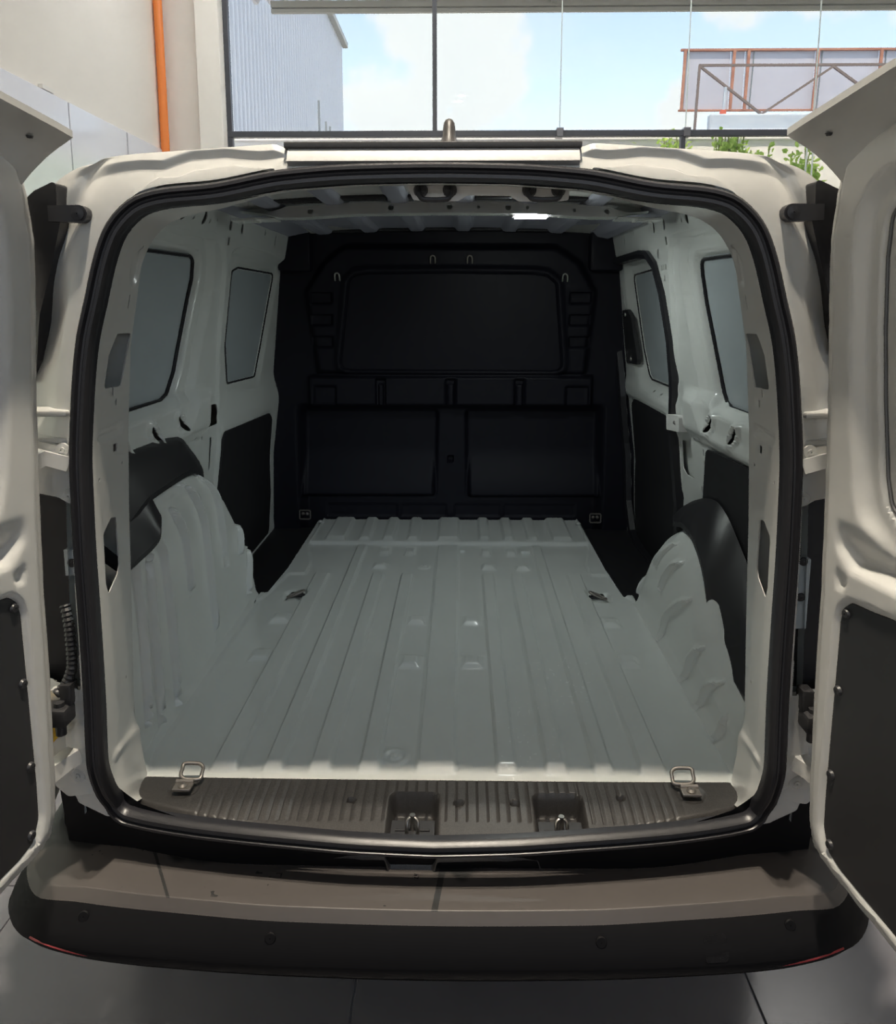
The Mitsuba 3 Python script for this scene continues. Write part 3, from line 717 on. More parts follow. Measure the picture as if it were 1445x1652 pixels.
def floor_w(X, Yv):
    h = 0 * X
    for a, b in ribs:
        a, b = min(a, b), max(a, b)
        c, wd = (a + b) / 2, (b - a) / 2
        r = ss(wd + .004, wd - .003, np.abs(X - c))
        end = 1.395 if .1 < abs(c) < .26 else 1.715
        rr = r * ss(.231, .262, Yv) * ss(end + .012, end - .012, Yv)
        if abs(c) > .4:
            rr *= ss(1.42, 1.38, Yv) 
        h = np.maximum(h, .012 * rr) - .005 * np.maximum(ss(.004, .0015, np.abs(X - a + .0025)), ss(.004, .0015, np.abs(X - b - .0025))) * ss(.25, .29, Yv) * ss(end + .012, end - .012, Yv) * (1 if abs(c) < .4 else ss(1.42, 1.38, Yv))
    # step up in front, with its own ribs
    h = np.maximum(h, .012 * ss(1.735, 1.75, Yv) * ss(.56, .55, np.abs(X)))
    g = 0 * X
    for c, wd in ((-.003, .041), (-.146, .021), (-.244, .02), (-.339, .022), (-.455, .038), (.141, .02), (.238, .019), (.334, .021), (.452, .038)):
        g = np.maximum(g, ss(wd + .006, wd - .006, np.abs(X - c)) * ss(1.752, 1.79, Yv))
    h = h + .011 * g
    # raised pads
    for x, y, a, b in ((-.087, 1.0, .026, .03), (.078, 1.0, .026, .03), (-.088, .73, .027, .032), (.077, .73, .027, .032), (-.498, 1.01, .028, .03), (.491, .99, .028, .03), (-.494, .76, .028, .032), (.49, .74, .028, .032), (-.247, 1.487, .024, .025), (.147, 1.48, .024, .025), (.268, 1.475, .024, .025)):
        dx, dy = np.abs(X - x) - a, np.abs(Yv - y) - b
        d = np.where((dx > 0) & (dy > 0), np.hypot(dx, dy), np.maximum(dx, dy))
        h = np.maximum(h, h * 0 + .012 * ss(.008, -.014, d))
    for x in (-.244, -.148, .142, .238):                          # short ramps in front of the step
        h = np.maximum(h, .011 * ss(.024, .014, np.abs(X - x)) * ss(1.592, 1.635, Yv) * ss(1.72, 1.66, Yv))
    # plateaus beside the tie-down wells
    for s in (-1, 1):
        pl = rp([(s * .50, 1.395), (s * .56, 1.395), (s * .585, 1.20), (s * .62, 1.1), (s * .62, 2.2), (s * .545, 2.2), (s * .548, 1.70), (s * .50, 1.50)], .01)
        d = sdf(pl, X, Yv); h = h + .006 * ss(.004, -.006, d)
        wl = rp([(s * .455, 1.235), (s * .535, 1.235), (s * .53, 1.16), (s * .46, 1.17)], .012)
        h = h - .012 * ss(.006, -.008, sdf(wl, X, Yv))
        h = h + .04 * ss(.585, .625, s * X) ** 2 * ss(1.15, 1.05, Yv)  # sweeps up into the wheel arch
    for x, y, r in ((-.087, 1.48, .02), (-.093, .293, .028)):
        rad = np.hypot(X - x, Yv - y)
        h = h + .0035 * (ss(r + .004, r, rad) - ss(r * .75, r * .62, rad)) + .004 * (ss(r * .42, r * .36, rad) - ss(r * .26, r * .2, rad))
    h = h - .02 * ss(.232, .212, Yv) * ss(.30, .24, Yv) * 0 
    return -h


us = np.unique(np.r_[np.arange(-.625, .626, .0035)]); vs = np.unique(np.r_[np.arange(.20, .34, .004), np.arange(.34, 2.065, .0065)])
add(V + '__load_floor', sheet(us, vs, floor_w, lambda x, y, w: np.stack([x, y, FZ - w], -1), keep=fl_out), 'floor_paint', 40, 'grey white ribbed steel load floor')
for x, y in ((-.555, 2.0), (.545, 1.985)):
    add(V + '__floor_screw', lathe([(.001, .006), (.006, .006), (.011, .002), (.011, 0), (.001, 0)], (x, y, FZ + .018), (0, 0, 1), 18), 'inner_paint')
add(V + '__floor_clip', box2((.275, 1.63, FZ), (.31, 1.638, FZ + .012), .002), 'inner_paint')
add(V + '__floor_clip', box2((.043, 1.645, FZ), (.062, 1.652, FZ + .010), .002), 'inner_paint')
# black step wells beside the front of the floor
for s in (-1, 1):
    add(V + '__step_well', cat_([box2((s * .574, 1.19, .50), (s * .79, 2.06, .565), .006), box2((s * .566, 1.24, .5), (s * .572, 2.06, .586))]), 'black_liner', 30)
    # folding tie-down in the floor well
    k = number(V + '__tie_down'); x0, y0 = s * .492, 1.20
    add(k, cat_([rbox((x0, y0 + .012, FZ - .004), (.05, .016, .008), .002), lathe([(.001, .006), (.006, .005), (.009, 0), (.001, 0)], (x0 - .012, y0 + .01, FZ + .001), (0, 0, 1), 14), lathe([(.001, .006), (.006, .005), (.009, 0), (.001, 0)], (x0 + .014, y0 + .01, FZ + .001), (0, 0, 1), 14)]), 'black_plastic', 30, 'dark lashing ring lying in the ' + ('left' if s < 0 else 'right') + ' floor well')
    ring = [(x0 + s * -.0 + .028 * math.cos(a), y0 - .006 + .012 * math.sin(a), FZ + .008 + .012 * math.cos(a) * -s) for a in np.arange(24) * math.pi / 12]
    add(k + '__ring', tube(ring, .0035, 8, True), 'dull_steel', True)

# ---- sill trim (black, grooved)
def sill_prof(t):          # height of the trim top, t = 0 at the seal to 1 at the load floor
    return np.interp(t, [0, .05, .10, .20, .48, .54, .965, 1.0], [.568, .585, .589, .592, .599, .600, .6005, .594])


SW = .588
def sill_front(X):
    return .034 + .21 * X ** 2
def sill_w(X, Yv):
    yf = sill_front(X); h = sill_prof((Yv - yf) / (.2065 - yf))
    ax = np.abs(X)
    front = .047 + .27 * ax ** 2                            # the raised field ends in a curve
    h = h - .012 * ss(front + .003, front - .010, Yv)
    gr = np.abs(((X + .0097) / .0195) % 1 - .5) * .0195
    h = h - .003 * ss(.0026, .0010, gr) * ss(.083, .088, Yv) * ss(.47, .462, ax) * ss(.203, .198, Yv)
    for x in (-.042, .232):
        dx, y0 = np.abs(X - x), .160
        d = np.maximum(dx - .046, np.hypot(np.maximum(dx - .030, 0), np.maximum(Yv - (y0 - .016), 0)) - .016)
        d = np.maximum(d, Yv - y0)
        h = h - .045 * ss(.003, -.009, d) + .010 * ss(.06, .03, Yv) * ss(.003, -.009, d)
    for x, y, r in ((.043, .130, .0095), (.150, .132, .0095), (-.162, .136, .0095), (.354, .15, .0095)):
        h = h - .012 * ss(r, r - .003, np.hypot(X - x, Yv - y))
    for x in (-.494, .491):
        h = h - .004 * ss(.03, .024, np.hypot((X - x) * 1.0, (Yv - .165) * 1.1))
    return -h


us = np.arange(-SW, SW + .001, .0028); vs = np.unique(np.r_[np.arange(.020, .10, .0035), np.arange(.10, .2125, .0045)])
exs = np.linspace(-SW, SW, 60); end = rp([(-.584, .200), (-.578, .2065), (.574, .2065), (.580, .200)] + [(x, float(sill_front(x))) for x in exs[::-1]], .003)
st = number(V + '__sill_trim')
add(st, sheet(us, vs, sill_w, lambda x, y, w: np.stack([x, y, -w], -1), keep=end, thick=.006), 'trim_dark', 35, 'black grooved plastic sill cover')
for i, x in enumerate((-.042, .232)):
    k = number(V + '__latch')
    add(k, cat_([rbox((x, .085, .573), (.082, .055, .006), .002)]), 'black_plastic', 30, ('left' if i == 0 else 'right') + ' door latch set in a pocket of the sill')
    add(k + '__striker', cat_([tube(spl([(x - .010, .07, .575), (x - .010, .08, .595), (x, .085, .602), (x + .010, .08, .595), (x + .010, .07, .575)], 20), .0035, 8), cyl((x, .086, .575), (x, .086, .606), .0055, 12)]), 'steel', 30)
    add(k + '__slot', cat_([rbox((x - .02, .083, .577), (.024, .006, .003), .001), rbox((x + .02, .083, .577), (.024, .006, .003), .001)]), 'black_liner', 30)
for i, x in enumerate((-.494, .490)):
    k = number(V + '__lashing_ring')
    lean = .012 * (-1 if i == 0 else 1)
    a = [(x + .021 * np.sign(math.cos(t)) * abs(math.cos(t)) ** .45 + lean * (1 - math.sin(t)) * -.5, .196 + .018 * np.sign(math.sin(t)) * abs(math.sin(t)) ** .45, .617 + .006 * math.sin(t)) for t in np.arange(36) * math.pi / 18]
    add(k, tube(a, .0038, 8, True), 'dull_steel', True, ('left' if i == 0 else 'right') + ' steel lashing ring on the sill cover')
    pb = rbox((x, .160, .607), (.036, .026, .006), .002)
    add(k + '__mount', cat_([pb, lathe([(.001, .007), (.005, .007), (.009, .003), (.009, 0), (.001, 0)], (x, .158, .609), (0, 0, 1), 14), cyl((x - .017, .172, .611), (x + .017, .172, .611), .004, 10)]), 'dull_steel', 30)
# apron behind the bumper
ax_ = np.linspace(-.70, .70, 60)
yb = .028 + .12 * ax_ ** 2 * ss(.3, .6, np.abs(ax_))
add(V + '__apron', loft([np.stack([ax_, yb + a, np.interp(np.abs(ax_), [0, .4, .54, .6, .7], [.583, .613, .64, .68, .72]) * (1 - b) + .49 * b], -1) for a, b in ((0.004, 0), (.012, .4), (.03, 1.0))]), 'bumper_dark', 30)

# ---- bumper
cx = np.linspace(-1, 1, 121)
def half_curve(pts):
    p = np.array(pts); c = spl(np.vstack([(p * [-1, 1])[::-1], p[1:]]), 121, 'pchip'); return c
back = half_curve([(0, .052), (.25, .058), (.5, .085), (.65, .113), (.73, .157), (.76, .24), (.77, .4)])
lip = half_curve([(0, -.055), (.25, -.050), (.42, -.036), (.59, -.015), (.68, .003), (.725, .04), (.765, .12), (.79, .4)])
lip2 = half_curve([(0, -.066), (.25, -.061), (.42, -.047), (.60, -.026), (.69, -.006), (.738, .036), (.78, .12), (.80, .4)])
wide = half_curve([(0, -.095), (.25, -.091), (.42, -.082), (.58, -.067), (.69, -.042), (.755, .005), (.80, .08), (.82, .4)])
low = half_curve([(0, -.085), (.25, -.080), (.42, -.070), (.57, -.055), (.67, -.030), (.735, .02), (.785, .1), (.805, .4)])
und = half_curve([(0, -.02), (.25, -.015), (.42, .0), (.56, .02), (.66, .05), (.71, .09), (.75, .16), (.77, .4)])
def row(c, z):
    return np.stack([c[:, 0], c[:, 1], np.broadcast_to(z, len(c))], -1)
zdrop = -.018 * ss(.60, .75, np.abs(lip[:, 0]))
rows = [row(back, .50), row(back, .530 + zdrop * .3)] + [row(back * (1 - t) + lip * t, .530 + zdrop * t) for t in (.25, .5, .75, .97)]
add(V + '__bumper', loft(rows + [row(lip, .5285 + zdrop), row(lip2, .511 + zdrop)]), 'bumper_plastic', 25, 'brownish black plastic step of the rear bumper')
zl = .425 + .028 * ss(.42, .36, np.abs(low[:, 0])) * 0
rws = [row(lip2, .511 + zdrop), row(lip2 * .8 + wide * .2 + [0, -.003], .500 + zdrop), row(lip2 * .35 + wide * .65 + [0, -.004], .478 + zdrop), row(wide, .455 + zdrop), row(wide * .6 + low * .4 + [0, -.002], .438), row(low, zl), row(und, .395)]
add(V + '__bumper__lower_face', loft(rws), 'bumper_dark', 40, 'matt black lower face of the bumper')


def on_bumper(x, z):
    zs = [.511, .478, .455, .425]; cs = [lip2, lip2 * .35 + wide * .65 + [0, -.004], wide, low]
    ys = [np.interp(x, c[:, 0], c[:, 1]) for c in cs]
    return np.interp(-np.asarray(z), [-a for a in zs], ys) if np.ndim(z) == 0 else np.array([np.interp(-zz, [-a for a in zs], [np.interp(xx, c[:, 0], c[:, 1]) for c in cs]) for xx, zz in zip(x, z)])


for s in (-1, 1):
    xs_ = np.linspace(.565, .70, 24); zs_ = np.interp(xs_, [.565, .70], [.437, .452]); hh = .0065 * np.sin(np.clip((xs_ - .563) / .139, 0, 1) * math.pi) ** .5
    rowsr = []
    for k, o in ((-1, .001), (-.5, -.0035), (.5, -.0035), (1, .001)):
        rowsr.append(np.stack([s * xs_, on_bumper(xs_, zs_ + k * hh) + o, zs_ + k * hh], -1))
    add(V + '__bumper__reflector', loft(rowsr), 'red_plastic', 40, 'thin red reflector strip on the ' + ('left' if s < 0 else 'right') + ' end of the bumper')
for x, z in ((.605, .497), (-.27, .492), (.28, .492), (-.60, .497)):
    y = float(on_bumper(x, z))
    add(V + '__bumper__parking_sensor', lathe([(.001, .004), (.008, .004), (.0095, .002), (.0095, -.01), (.001, -.01)], (x, y, z), (0, -1, .35), 18), 'bumper_dark', 30)
pl = rp([(.452, .495), (.492, .495), (.492, .46), (.452, .46)], .006); ring = pl.buffer(.0012).difference(pl.buffer(-.0012))
add(V + '__bumper__tow_cover', trimesh.Trimesh(*(lambda m: (np.stack([m.vertices[:, 0], on_bumper(m.vertices[:, 0], m.vertices[:, 1]) - .0015 + m.vertices[:, 2] * 0, m.vertices[:, 1]], -1), m.faces))(trimesh.creation.extrude_polygon(pl, .002, engine='earcut')), process=False), 'bumper_dark', 30, 'small square tow hook cover')
# moulded mark on the step
tm = meshkit.text_mesh('a7', .008, .0004); tm.apply_transform(rotm(-math.pi / 2, [0, 0, 1])); tm.apply_translation((-.036, .030, .5302))
add(V + '__bumper__mark', tm, 'bumper_dark', False, 'tiny dark moulded mark on the bumper step')

# ---- inner side panels
def side_common(s):
    holes = [ellipse((.665, 1.216), .034, .0125, -.75), ellipse((.847, 1.216), .034, .0125, -.75), ellipse((.48, 1.216), .034, .0125, -.75)]
    for y, z, a, b in ((1.20, 1.770, .014, .017), (1.325, 1.773, .013, .018), (1.013, 1.763, .005, .007), (.967, 1.769, .014, .019), (.81, 1.763, .014, .017), (.885, 1.760, .005, .006), (1.066, 1.771, .004, .004), (.695, 1.757, .012, .014),
                       (1.61, 1.783, .008, .012), (1.775, 1.767, .010, .019)):
        holes.append(ellipse((y, z), a, b))
    for y, z, a, b in ((1.203, 1.722, .009, .012), (1.315, 1.690, .009, .014), (1.229, 1.646, .006, .008), (1.255, 1.646, .006, .008), (1.281, 1.645, .006, .008), (1.25, 1.612, .006, .010)):
        holes.append(rect(y - a, z - b, y + a, z + b, .002))
    return holes


def side_shape(Yv, Z, win, s):
    w = 0 * Yv
    dW = sdf(win, Yv, Z)
    w += .016 * ss(.11, .06, dW) + .030 * ss(.022, .0, dW)
    low = rp([(.1, 1.15), (.1, 1.70), (.94, 1.725), (1.10, 1.730), (1.17, 1.712), (1.200, 1.66), (1.188, 1.40), (1.207, 1.2), (1.235, 1.10), (1.25, .5), (.1, .5)], .02)
    w += .010 * ss(.003, -.006, sdf(low, Yv, Z))
    em = rp([(1.025, 1.558), (1.008, 1.445), (1.03, 1.428), (1.188, 1.421), (1.172, 1.556)], .012); d = sdf(em, Yv, Z)
    w += .003 * ss(.004, 0, np.abs(d))
    led = ss(1.30, 1.255, Z) * ss(1.135, 1.185, Z) * ss(1.16, 1.05, Yv)
    w -= .030 * led
    for y in (.665, .847, .48):                                      # dished lips around the oval holes
        ca, sa = math.cos(-.75), math.sin(-.75); a = (Yv - y) * ca + (Z - 1.216) * sa; b = -(Yv - y) * sa + (Z - 1.216) * ca
        e = np.hypot(a / .052, b / .026); w -= .010 * (ss(1.05, .8, e) - ss(.7, .5, e))
    # short ribs pressed into the roof rail
    w += .003 * ss(.004, .001, np.abs(Yv - .99 - (Z - 1.74) * .3)) * ss(1.725, 1.735, Z) + .003 * ss(.004, .001, np.abs(Yv - 1.40)) * ss(1.72, 1.73, Z)
    return w


# left side -------------------------------------------------
WL = rp([(.24, 1.284), (.822, 1.281), (.865, 1.293), (.91, 1.35), (.933, 1.411), (.992, 1.552), (1.018, 1.604), (1.021, 1.656), (.998, 1.667), (.24, 1.658)], .012)
W2 = rp([(1.42, 1.264), (1.78, 1.253), (1.84, 1.373), (1.93, 1.566), (1.969, 1.642), (1.95, 1.652), (1.47, 1.655), (1.40, 1.64), (1.37, 1.4)], .018)
R2 = rp([(1.238, .57), (1.252, 1.06), (1.214, 1.2), (1.196, 1.40), (1.214, 1.62), (1.26, 1.70), (1.36, 1.718), (1.90, 1.715), (2.10, 1.70), (2.085, 1.44), (2.073, 1.247), (2.15, .80), (2.10, .60)], .03)


def wl(Yv, Z):
    w = side_shape(Yv, Z, WL, -1)
    d2 = sdf(R2, Yv, Z); dw2 = sdf(W2, Yv, Z)
    rec = .030 * ss(.004, -.030, d2) + .014 * ss(.05, .0, dw2)
    rec = rec - .028 * ss(1.255, 1.13, Z) * ss(.0, -.03, d2) 
    m = ss(.02, -.01, d2)
    return np.where(d2 < .02, w * (1 - m) + rec * m, w)


cav = rp([(1.088, 1.228), (1.200, 1.223), (1.214, 1.155), (1.10, 1.16), (1.060, 1.196)], .006)
slot = rp([(1.150, 1.125), (1.172, 1.12), (1.178, 1.02), (1.166, 1.012)], .003)
holes = side_common(-1) + [WL.buffer(-.004), W2.buffer(-.004), cav, slot] + [ellipse((y, z), .006, .006) for y, z in ((1.01, 1.145), (1.075, 1.135))]
us = np.unique(np.r_[np.arange(.20, 2.066, .009)]); vs = np.unique(np.r_[np.arange(.56, 1.10, .02), np.arange(1.10, 1.812, .0075)])
PK = sg.Polygon([(.2, .56), (2.066, .56), (2.066, 1.81), (.62, 1.81), (.2, 1.725)])
add(V + '__left_side_panel', sheet(us, vs, wl, side_warp(-1), holes, PK), 'inner_paint', 40, 'stamped white inner side panel on the left')
add(V + '__window_blank', plate(WL.buffer(.012), .047, .051, side_warp(-1), .04), 'blank_grey', 40, 'grey blank filling the left rear window')
gk = lambda poly, w, s, r=.005: tube(side_warp(s)(np.array(poly.exterior.coords)[:-1, 0], np.array(poly.exterior.coords)[:-1, 1], np.full(len(poly.exterior.coords) - 1, w)), r, 6, True)
dens = lambda p, d=.015: sg.Polygon(p.segmentize(d).exterior.coords)
add(V + '__window_gasket', gk(dens(WL), .043, -1), 'rubber', 40, 'black gasket around the left rear blank')
add(V + '__window_blank', plate(W2.buffer(.012), .047, .051, side_warp(-1), .04), 'blank_grey', 40, 'grey blank in the left front side panel')
add(V + '__window_gasket', gk(dens(W2), .043, -1, .0035), 'rubber', 40)
B2 = rp([(1.262, .58), (1.255, 1.10), (1.27, 1.122), (1.87, 1.097), (1.925, 1.065), (1.965, .75), (1.93, .58)], .02)
add(V + '__lining_board', plate(B2, -.004, .004, side_warp(-1), .05), 'black_liner', 40, 'black lining board on the left front side')
add(V + '__cavity_plug', plate(cav.buffer(.01), .03, .034, side_warp(-1), .05), 'black_liner', 40)
# right side -------------------------------------------------
WR = rp([(.24, 1.266), (.657, 1.266), (.815, 1.265), (.85, 1.275), (.872, 1.30), (.905, 1.372), (.983, 1.539), (1.006, 1.614), (1.009, 1.645), (.995, 1.656), (.24, 1.646)], .012)
SLR = rp([(1.094, 1.125), (1.190, 1.113), (1.20, 1.02), (1.165, 1.008), (1.085, 1.012), (1.073, 1.03)], .012)
BK = rp([(.2, 1.165), (.60, 1.158), (.884, 1.147), (.905, 1.135), (.975, .975), (.98, .80), (.2, .80)], .012)
DO = rp([(1.242, .56), (1.25, .9), (1.238, 1.15), (1.206, 1.30), (1.214, 1.42), (1.27, 1.56), (1.345, 1.655), (1.43, 1.693), (1.55, 1.703), (2.03, 1.700), (2.115, 1.672), (2.10, 1.50), (2.045, 1.30), (2.02, 1.15), (2.04, .95), (2.02, .70), (1.94, .585), (1.80, .56)], .02)


def wr(Yv, Z):
    w = side_shape(Yv, Z, WR, 1)
    d = sdf(DO, Yv, Z); w = w * ss(-.0, .015, d) + .012 * ss(.01, .0, d)
    d = sdf(BK, Yv, Z); w = w + .006 * ss(.006, -.004, d)
    return w


holes = side_common(1)[:-0 or None] + [WR.buffer(-.004), SLR, DO] + [ellipse((y, z), .006, .006) for y, z in ((1.046, 1.142), (.968, 1.155))] + [rect(y - .005, z - .010, y + .005, z + .010, .002) for y, z in ((.966, 1.115), (.965, 1.082), (1.011, .998))] + [ellipse((1.262 - .03, .92), .007, .018), ellipse((1.235, .866), .007, .016)]
add(V + '__right_side_panel', sheet(us, vs, wr, side_warp(1), holes, PK), 'inner_paint', 40, 'stamped white inner side panel on the right')
add(V + '__window_blank', plate(WR.buffer(.012), .047, .051, side_warp(1), .04), 'blank_grey', 40, 'grey blank filling the right rear window')
add(V + '__window_gasket', gk(dens(WR), .043, 1), 'rubber', 40, 'black gasket around the right rear blank')
add(V + '__lining_board', plate(BK.buffer(-.006), -.004, .002, side_warp(1), .05), 'black_liner', 40, 'black lining board on the right rear side')
add(V + '__slot_backing', plate(SLR.buffer(.008), .026, .03, side_warp(1), .05), 'inner_paint', 40)
# striker of the sliding door
st = number(V + '__sliding_door_striker')
add(st, plate(rp([(1.080, 1.205), (1.225, 1.19), (1.228, 1.14), (1.085, 1.155)], .008), -.026, .0, side_warp(1), .02), 'white_pad', 30, 'white lock bracket on the right middle pillar')
pb = side_warp(1)(np.array([1.125]), np.array([1.178]), np.array([-.026]))[0]
add(st + '__screw', lathe([(.001, .004), (.005, .004), (.006, 0), (.001, 0)], pb, (-1, 0, 0), 16), 'steel', 30)
# sliding door on the right
sd = thing(V + '__sliding_door', 'white inner face of the right sliding door', None); 
SDW = rp([(1.54, 1.655), (1.90, 1.645), (1.92, 1.63), (1.83, 1.363), (1.765, 1.265), (1.73, 1.25), (1.35, 1.25), (1.30, 1.30), (1.38, 1.6)], .018)


def wd(Yv, Z):
    d = sdf(SDW, Yv, Z)
    w = .022 + .034 * ss(.06, .0, d) - .012 * ss(1.24, 1.20, Z) * ss(1.14, 1.17, Z)
    w += .010 * ss(.012, 0, np.abs(d - .075)) * ss(1.2, 1.3, Z)
    return w + .006 * ss(1.165, 1.155, Z)


us2 = np.arange(1.18, 2.20, .012); vs2 = np.arange(.55, 1.72, .012)
add(sd + '__inner_panel', sheet(us2, vs2, wd, side_warp(1), [SDW.buffer(-.004), rect(1.50, 1.215, 1.515, 1.222), rect(1.60, 1.215, 1.615, 1.222)]), 'inner_paint', 40)
add(sd + '__window_blank', plate(SDW.buffer(.01), .060, .063, side_warp(1), .05), 'blank_grey', 40, 'grey blank of the sliding door window')
add(sd + '__window_gasket', gk(dens(SDW), .055, 1, .0035), 'rubber', 40)
add(sd + '__lining_board', plate(rp([(1.20, .57), (1.25, 1.174), (1.36, 1.172), (1.885, 1.155), (1.925, 1.13), (1.965, .80), (1.95, .62), (1.90, .57)], .015), .014, .020, side_warp(1), .05), 'black_liner', 40, 'black lining board of the sliding door')
hp = rp([(2.01, 1.505), (1.91, 1.51), (1.852, 1.482), (1.785, 1.318), (1.80, 1.30), (1.995, 1.292)], .012)
add(sd + '__handle_cover', plate(hp, .016, .030, side_warp(1), .04), 'black_plastic', 30, 'black cover plate with two screws')
for y, z in ((1.95, 1.49), (1.90, 1.315)):
    add(sd + '__cover_screw', lathe([(.001, .004), (.008, .004), (.010, 0), (.001, 0)], side_warp(1)(np.array([y]), np.array([z]), np.array([.016]))[0], (-1, 0, 0), 16), 'steel', 30)
ring = np.array(dens(DO, .02).exterior.coords)[:-1]
ctr = ring.mean(0)
pr = side_warp(1)(ring[:, 0], ring[:, 1], np.full(len(ring), -.002))
add(sd + '__opening_seal', sweep(pr, [(-.016, -.012), (-.013, .010), (0, .016), (.013, .010), (.016, -.012)], True, up=(-1, 0, 0)), 'rubber', 40, 'black rubber seal around the sliding door opening')

# ---- wheel arches
def arch_warp(s, x0):
    return lambda y, z, w: np.stack([s * (x0(z) + w), y, z], -1)


AL = rp([(.20, .575), (.20, 1.02), (.403, 1.075), (.432, 1.115), (.569, 1.118), (.70, 1.118), (.777, 1.100), (.876, 1.056), (.982, .983), (1.060, .895), (1.135, .79), (1.185, .69), (1.212, .60), (1.214, .575)], .012)
xL = lambda z: .612 + .03 * np.clip((z - .6) / .5, 0, 1)
ribL = [[(.779, 1.095), (.860, 1.03), (.885, .96), (.89, .80)], [(.641, 1.10), (.73, 1.02), (.757, .95), (.755, .80), (.752, .64)], [(.545, 1.06), (.60, 1.0), (.615, .95), (.612, .82)], [(.381, 1.07), (.44, 1.03), (.475, .97), (.45, .62)], [(.395, 1.0), (.355, .63)], [(.285, 1.05), (.325, 1.0), (.290, .66)], [(1.055, .87), (1.03, .79)], [(1.125, .78), (1.07, .65)]]


def rib_field(paths, Yv, Z, r):
    w = 0 * Yv
    for p in paths:
        p = spl(p, 24); c = sg.LineString(p); q = np.stack([Yv.ravel(), Z.ravel()], -1)
        best = np.full(len(q), 9.); par = np.zeros(len(q))
        for i, (a, b) in enumerate(zip(p[:-1], p[1:])):
            ab = b - a; t = np.clip(((q - a) @ ab) / (ab @ ab), 0, 1); d = ((q - a - t[:, None] * ab) ** 2).sum(1)
            k = d < best; best[k] = d[k]; par[k] = (i + t[k]) / 23
        rr = r * np.clip(np.minimum(par * 7, (1 - par) * 5), .25, 1)
        w = np.maximum(w, (ss(1.0, .15, np.sqrt(best) / rr)).reshape(w.shape))
    return w


def wal(Yv, Z):
    d = -sdf(AL, Yv, Z); R = .05
    t = np.clip(1 - d / R, 0, 1); rnd = R * (1 - np.sqrt(np.maximum(1 - t * t, 0)))
    keepfoot = ss(.60, .70, Z)
    return rnd * np.where(Yv < .3, ss(.6, .95, Z), np.maximum(keepfoot, ss(1.08, 1.14, Yv))) - .017 * rib_field(ribL, Yv, Z, .013) - .012 * ss(.62, .585, Z)


us3 = np.arange(.19, 1.235, .005); vs3 = np.arange(.57, 1.13, .005)
add(V + '__wheel_arch', sheet(us3, vs3, wal, arch_warp(-1, xL), keep=AL, thick=.10), 'inner_paint', 40, 'left wheel arch with pressed ribs')
# right: rounder arch
AR = rp([(.20, .575), (.20, .70), (.40, .745), (.50, .775), (.58, .83), (.66, .885), (.74, .918), (.83, .930), (.93, .915), (1.03, .870), (1.12, .80), (1.185, .71), (1.222, .62), (1.226, .575)], .02)
xR = lambda z: .608 + .02 * np.clip((z - .6) / .3, 0, 1)
ribR = [[(.985, .775), (.93, .84), (.87, .88)], [(.905, .73), (.87, .79), (.77, .86)], [(.853, .60), (.82, .69), (.745, .75), (.66, .80)], [(.62, .60), (.60, .66), (.54, .725)], [(.49, .60), (.475, .65), (.42, .70)], [(.36, .60), (.34, .66)], [(1.19, .70), (1.165, .62)]]


def war(Yv, Z):
    d = -sdf(AR, Yv, Z); R = .11
    t = np.clip(1 - d / R, 0, 1); rnd = R * (1 - np.sqrt(np.maximum(1 - t * t, 0)))
    return rnd * np.maximum(ss(.60, .70, Z), ss(1.13, 1.2, Yv)) - .013 * rib_field(ribR, Yv, Z, .015) - .012 * ss(.62, .585, Z)


add(V + '__wheel_arch', sheet(us3, np.arange(.57, .94, .005), war, arch_warp(1, xR), keep=AR, thick=.12), 'inner_paint', 40, 'rounded right wheel arch with pressed ribs')


def strip(a, b, thick, n=40, bulge=0.0, nb=8):
    """a curved plate between two polylines given as xyz"""
    a, b = spl(a, n), spl(b, n); rows = []
    for t in np.linspace(0, 1, nb):
        rows.append(a * (1 - t) + b * t + np.array([0, 0, bulge * math.sin(math.pi * t)]))
    top = loft(rows); bot = top.copy(); bot.vertices = bot.vertices - [0, 0, thick]; bot.invert()
    R_ = np.array(rows); edge = np.concatenate([R_[0], R_[1:, -1], R_[-1][::-1][1:], R_[::-1][1:-1, 0]]); edge = np.vstack([edge, edge[:1]])
    return cat_([top, bot, loft([edge, edge - [0, 0, thick]])])


# black covers over the arches
yz = [(.20, 1.205), (.454, 1.205), (.802, 1.190), (.90, 1.14), (1.035, 1.05)]
cl = [(-(xi(z) - .012), y, z) for y, z in yz]
ci = [(-.650, .20, 1.068), (-.646, .33, 1.083), (-.642, .45, 1.115), (-.640, .62, 1.120), (-.648, .74, 1.112), (-.665, .86, 1.068), (-.70, .98, 1.02)]
add(V + '__arch_cover', strip(cl, ci, .012, 40, .012), 'black_plastic', 40, 'black plastic cover above the left wheel arch')
add(V + '__arch_cover__flap', strip([(-.652, .20, 1.07), (-.648, .33, 1.085), (-.645, .425, 1.10), (-.642, .45, 1.117)], [(-.600, .20, 1.03), (-.600, .33, 1.035), (-.606, .40, 1.04), (-.612, .43, 1.075)], .010, 20, .0), 'black_plastic', 40)
co = [(xi(z) - .01, y, z) for y, z in [(1.29, .828), (1.14, .916), (.995, .972), (.90, 1.0), (.811, 1.013), (.742, .997), (.64, .931), (.52, .86), (.30, .80)]]
cn = [(.685, 1.06, .885), (.675, .98, .908), (.668, .908, .925), (.662, .82, .930), (.658, .74, .912), (.654, .66, .868), (.650, .61, .805), (.640, .59, .765), (.636, .565, .735), (.645, .50, .72), (.65, .30, .71)]
add(V + '__arch_cover', strip(co, cn, .014, 48, .016), 'black_plastic', 40, 'black plastic cover above the right wheel arch')
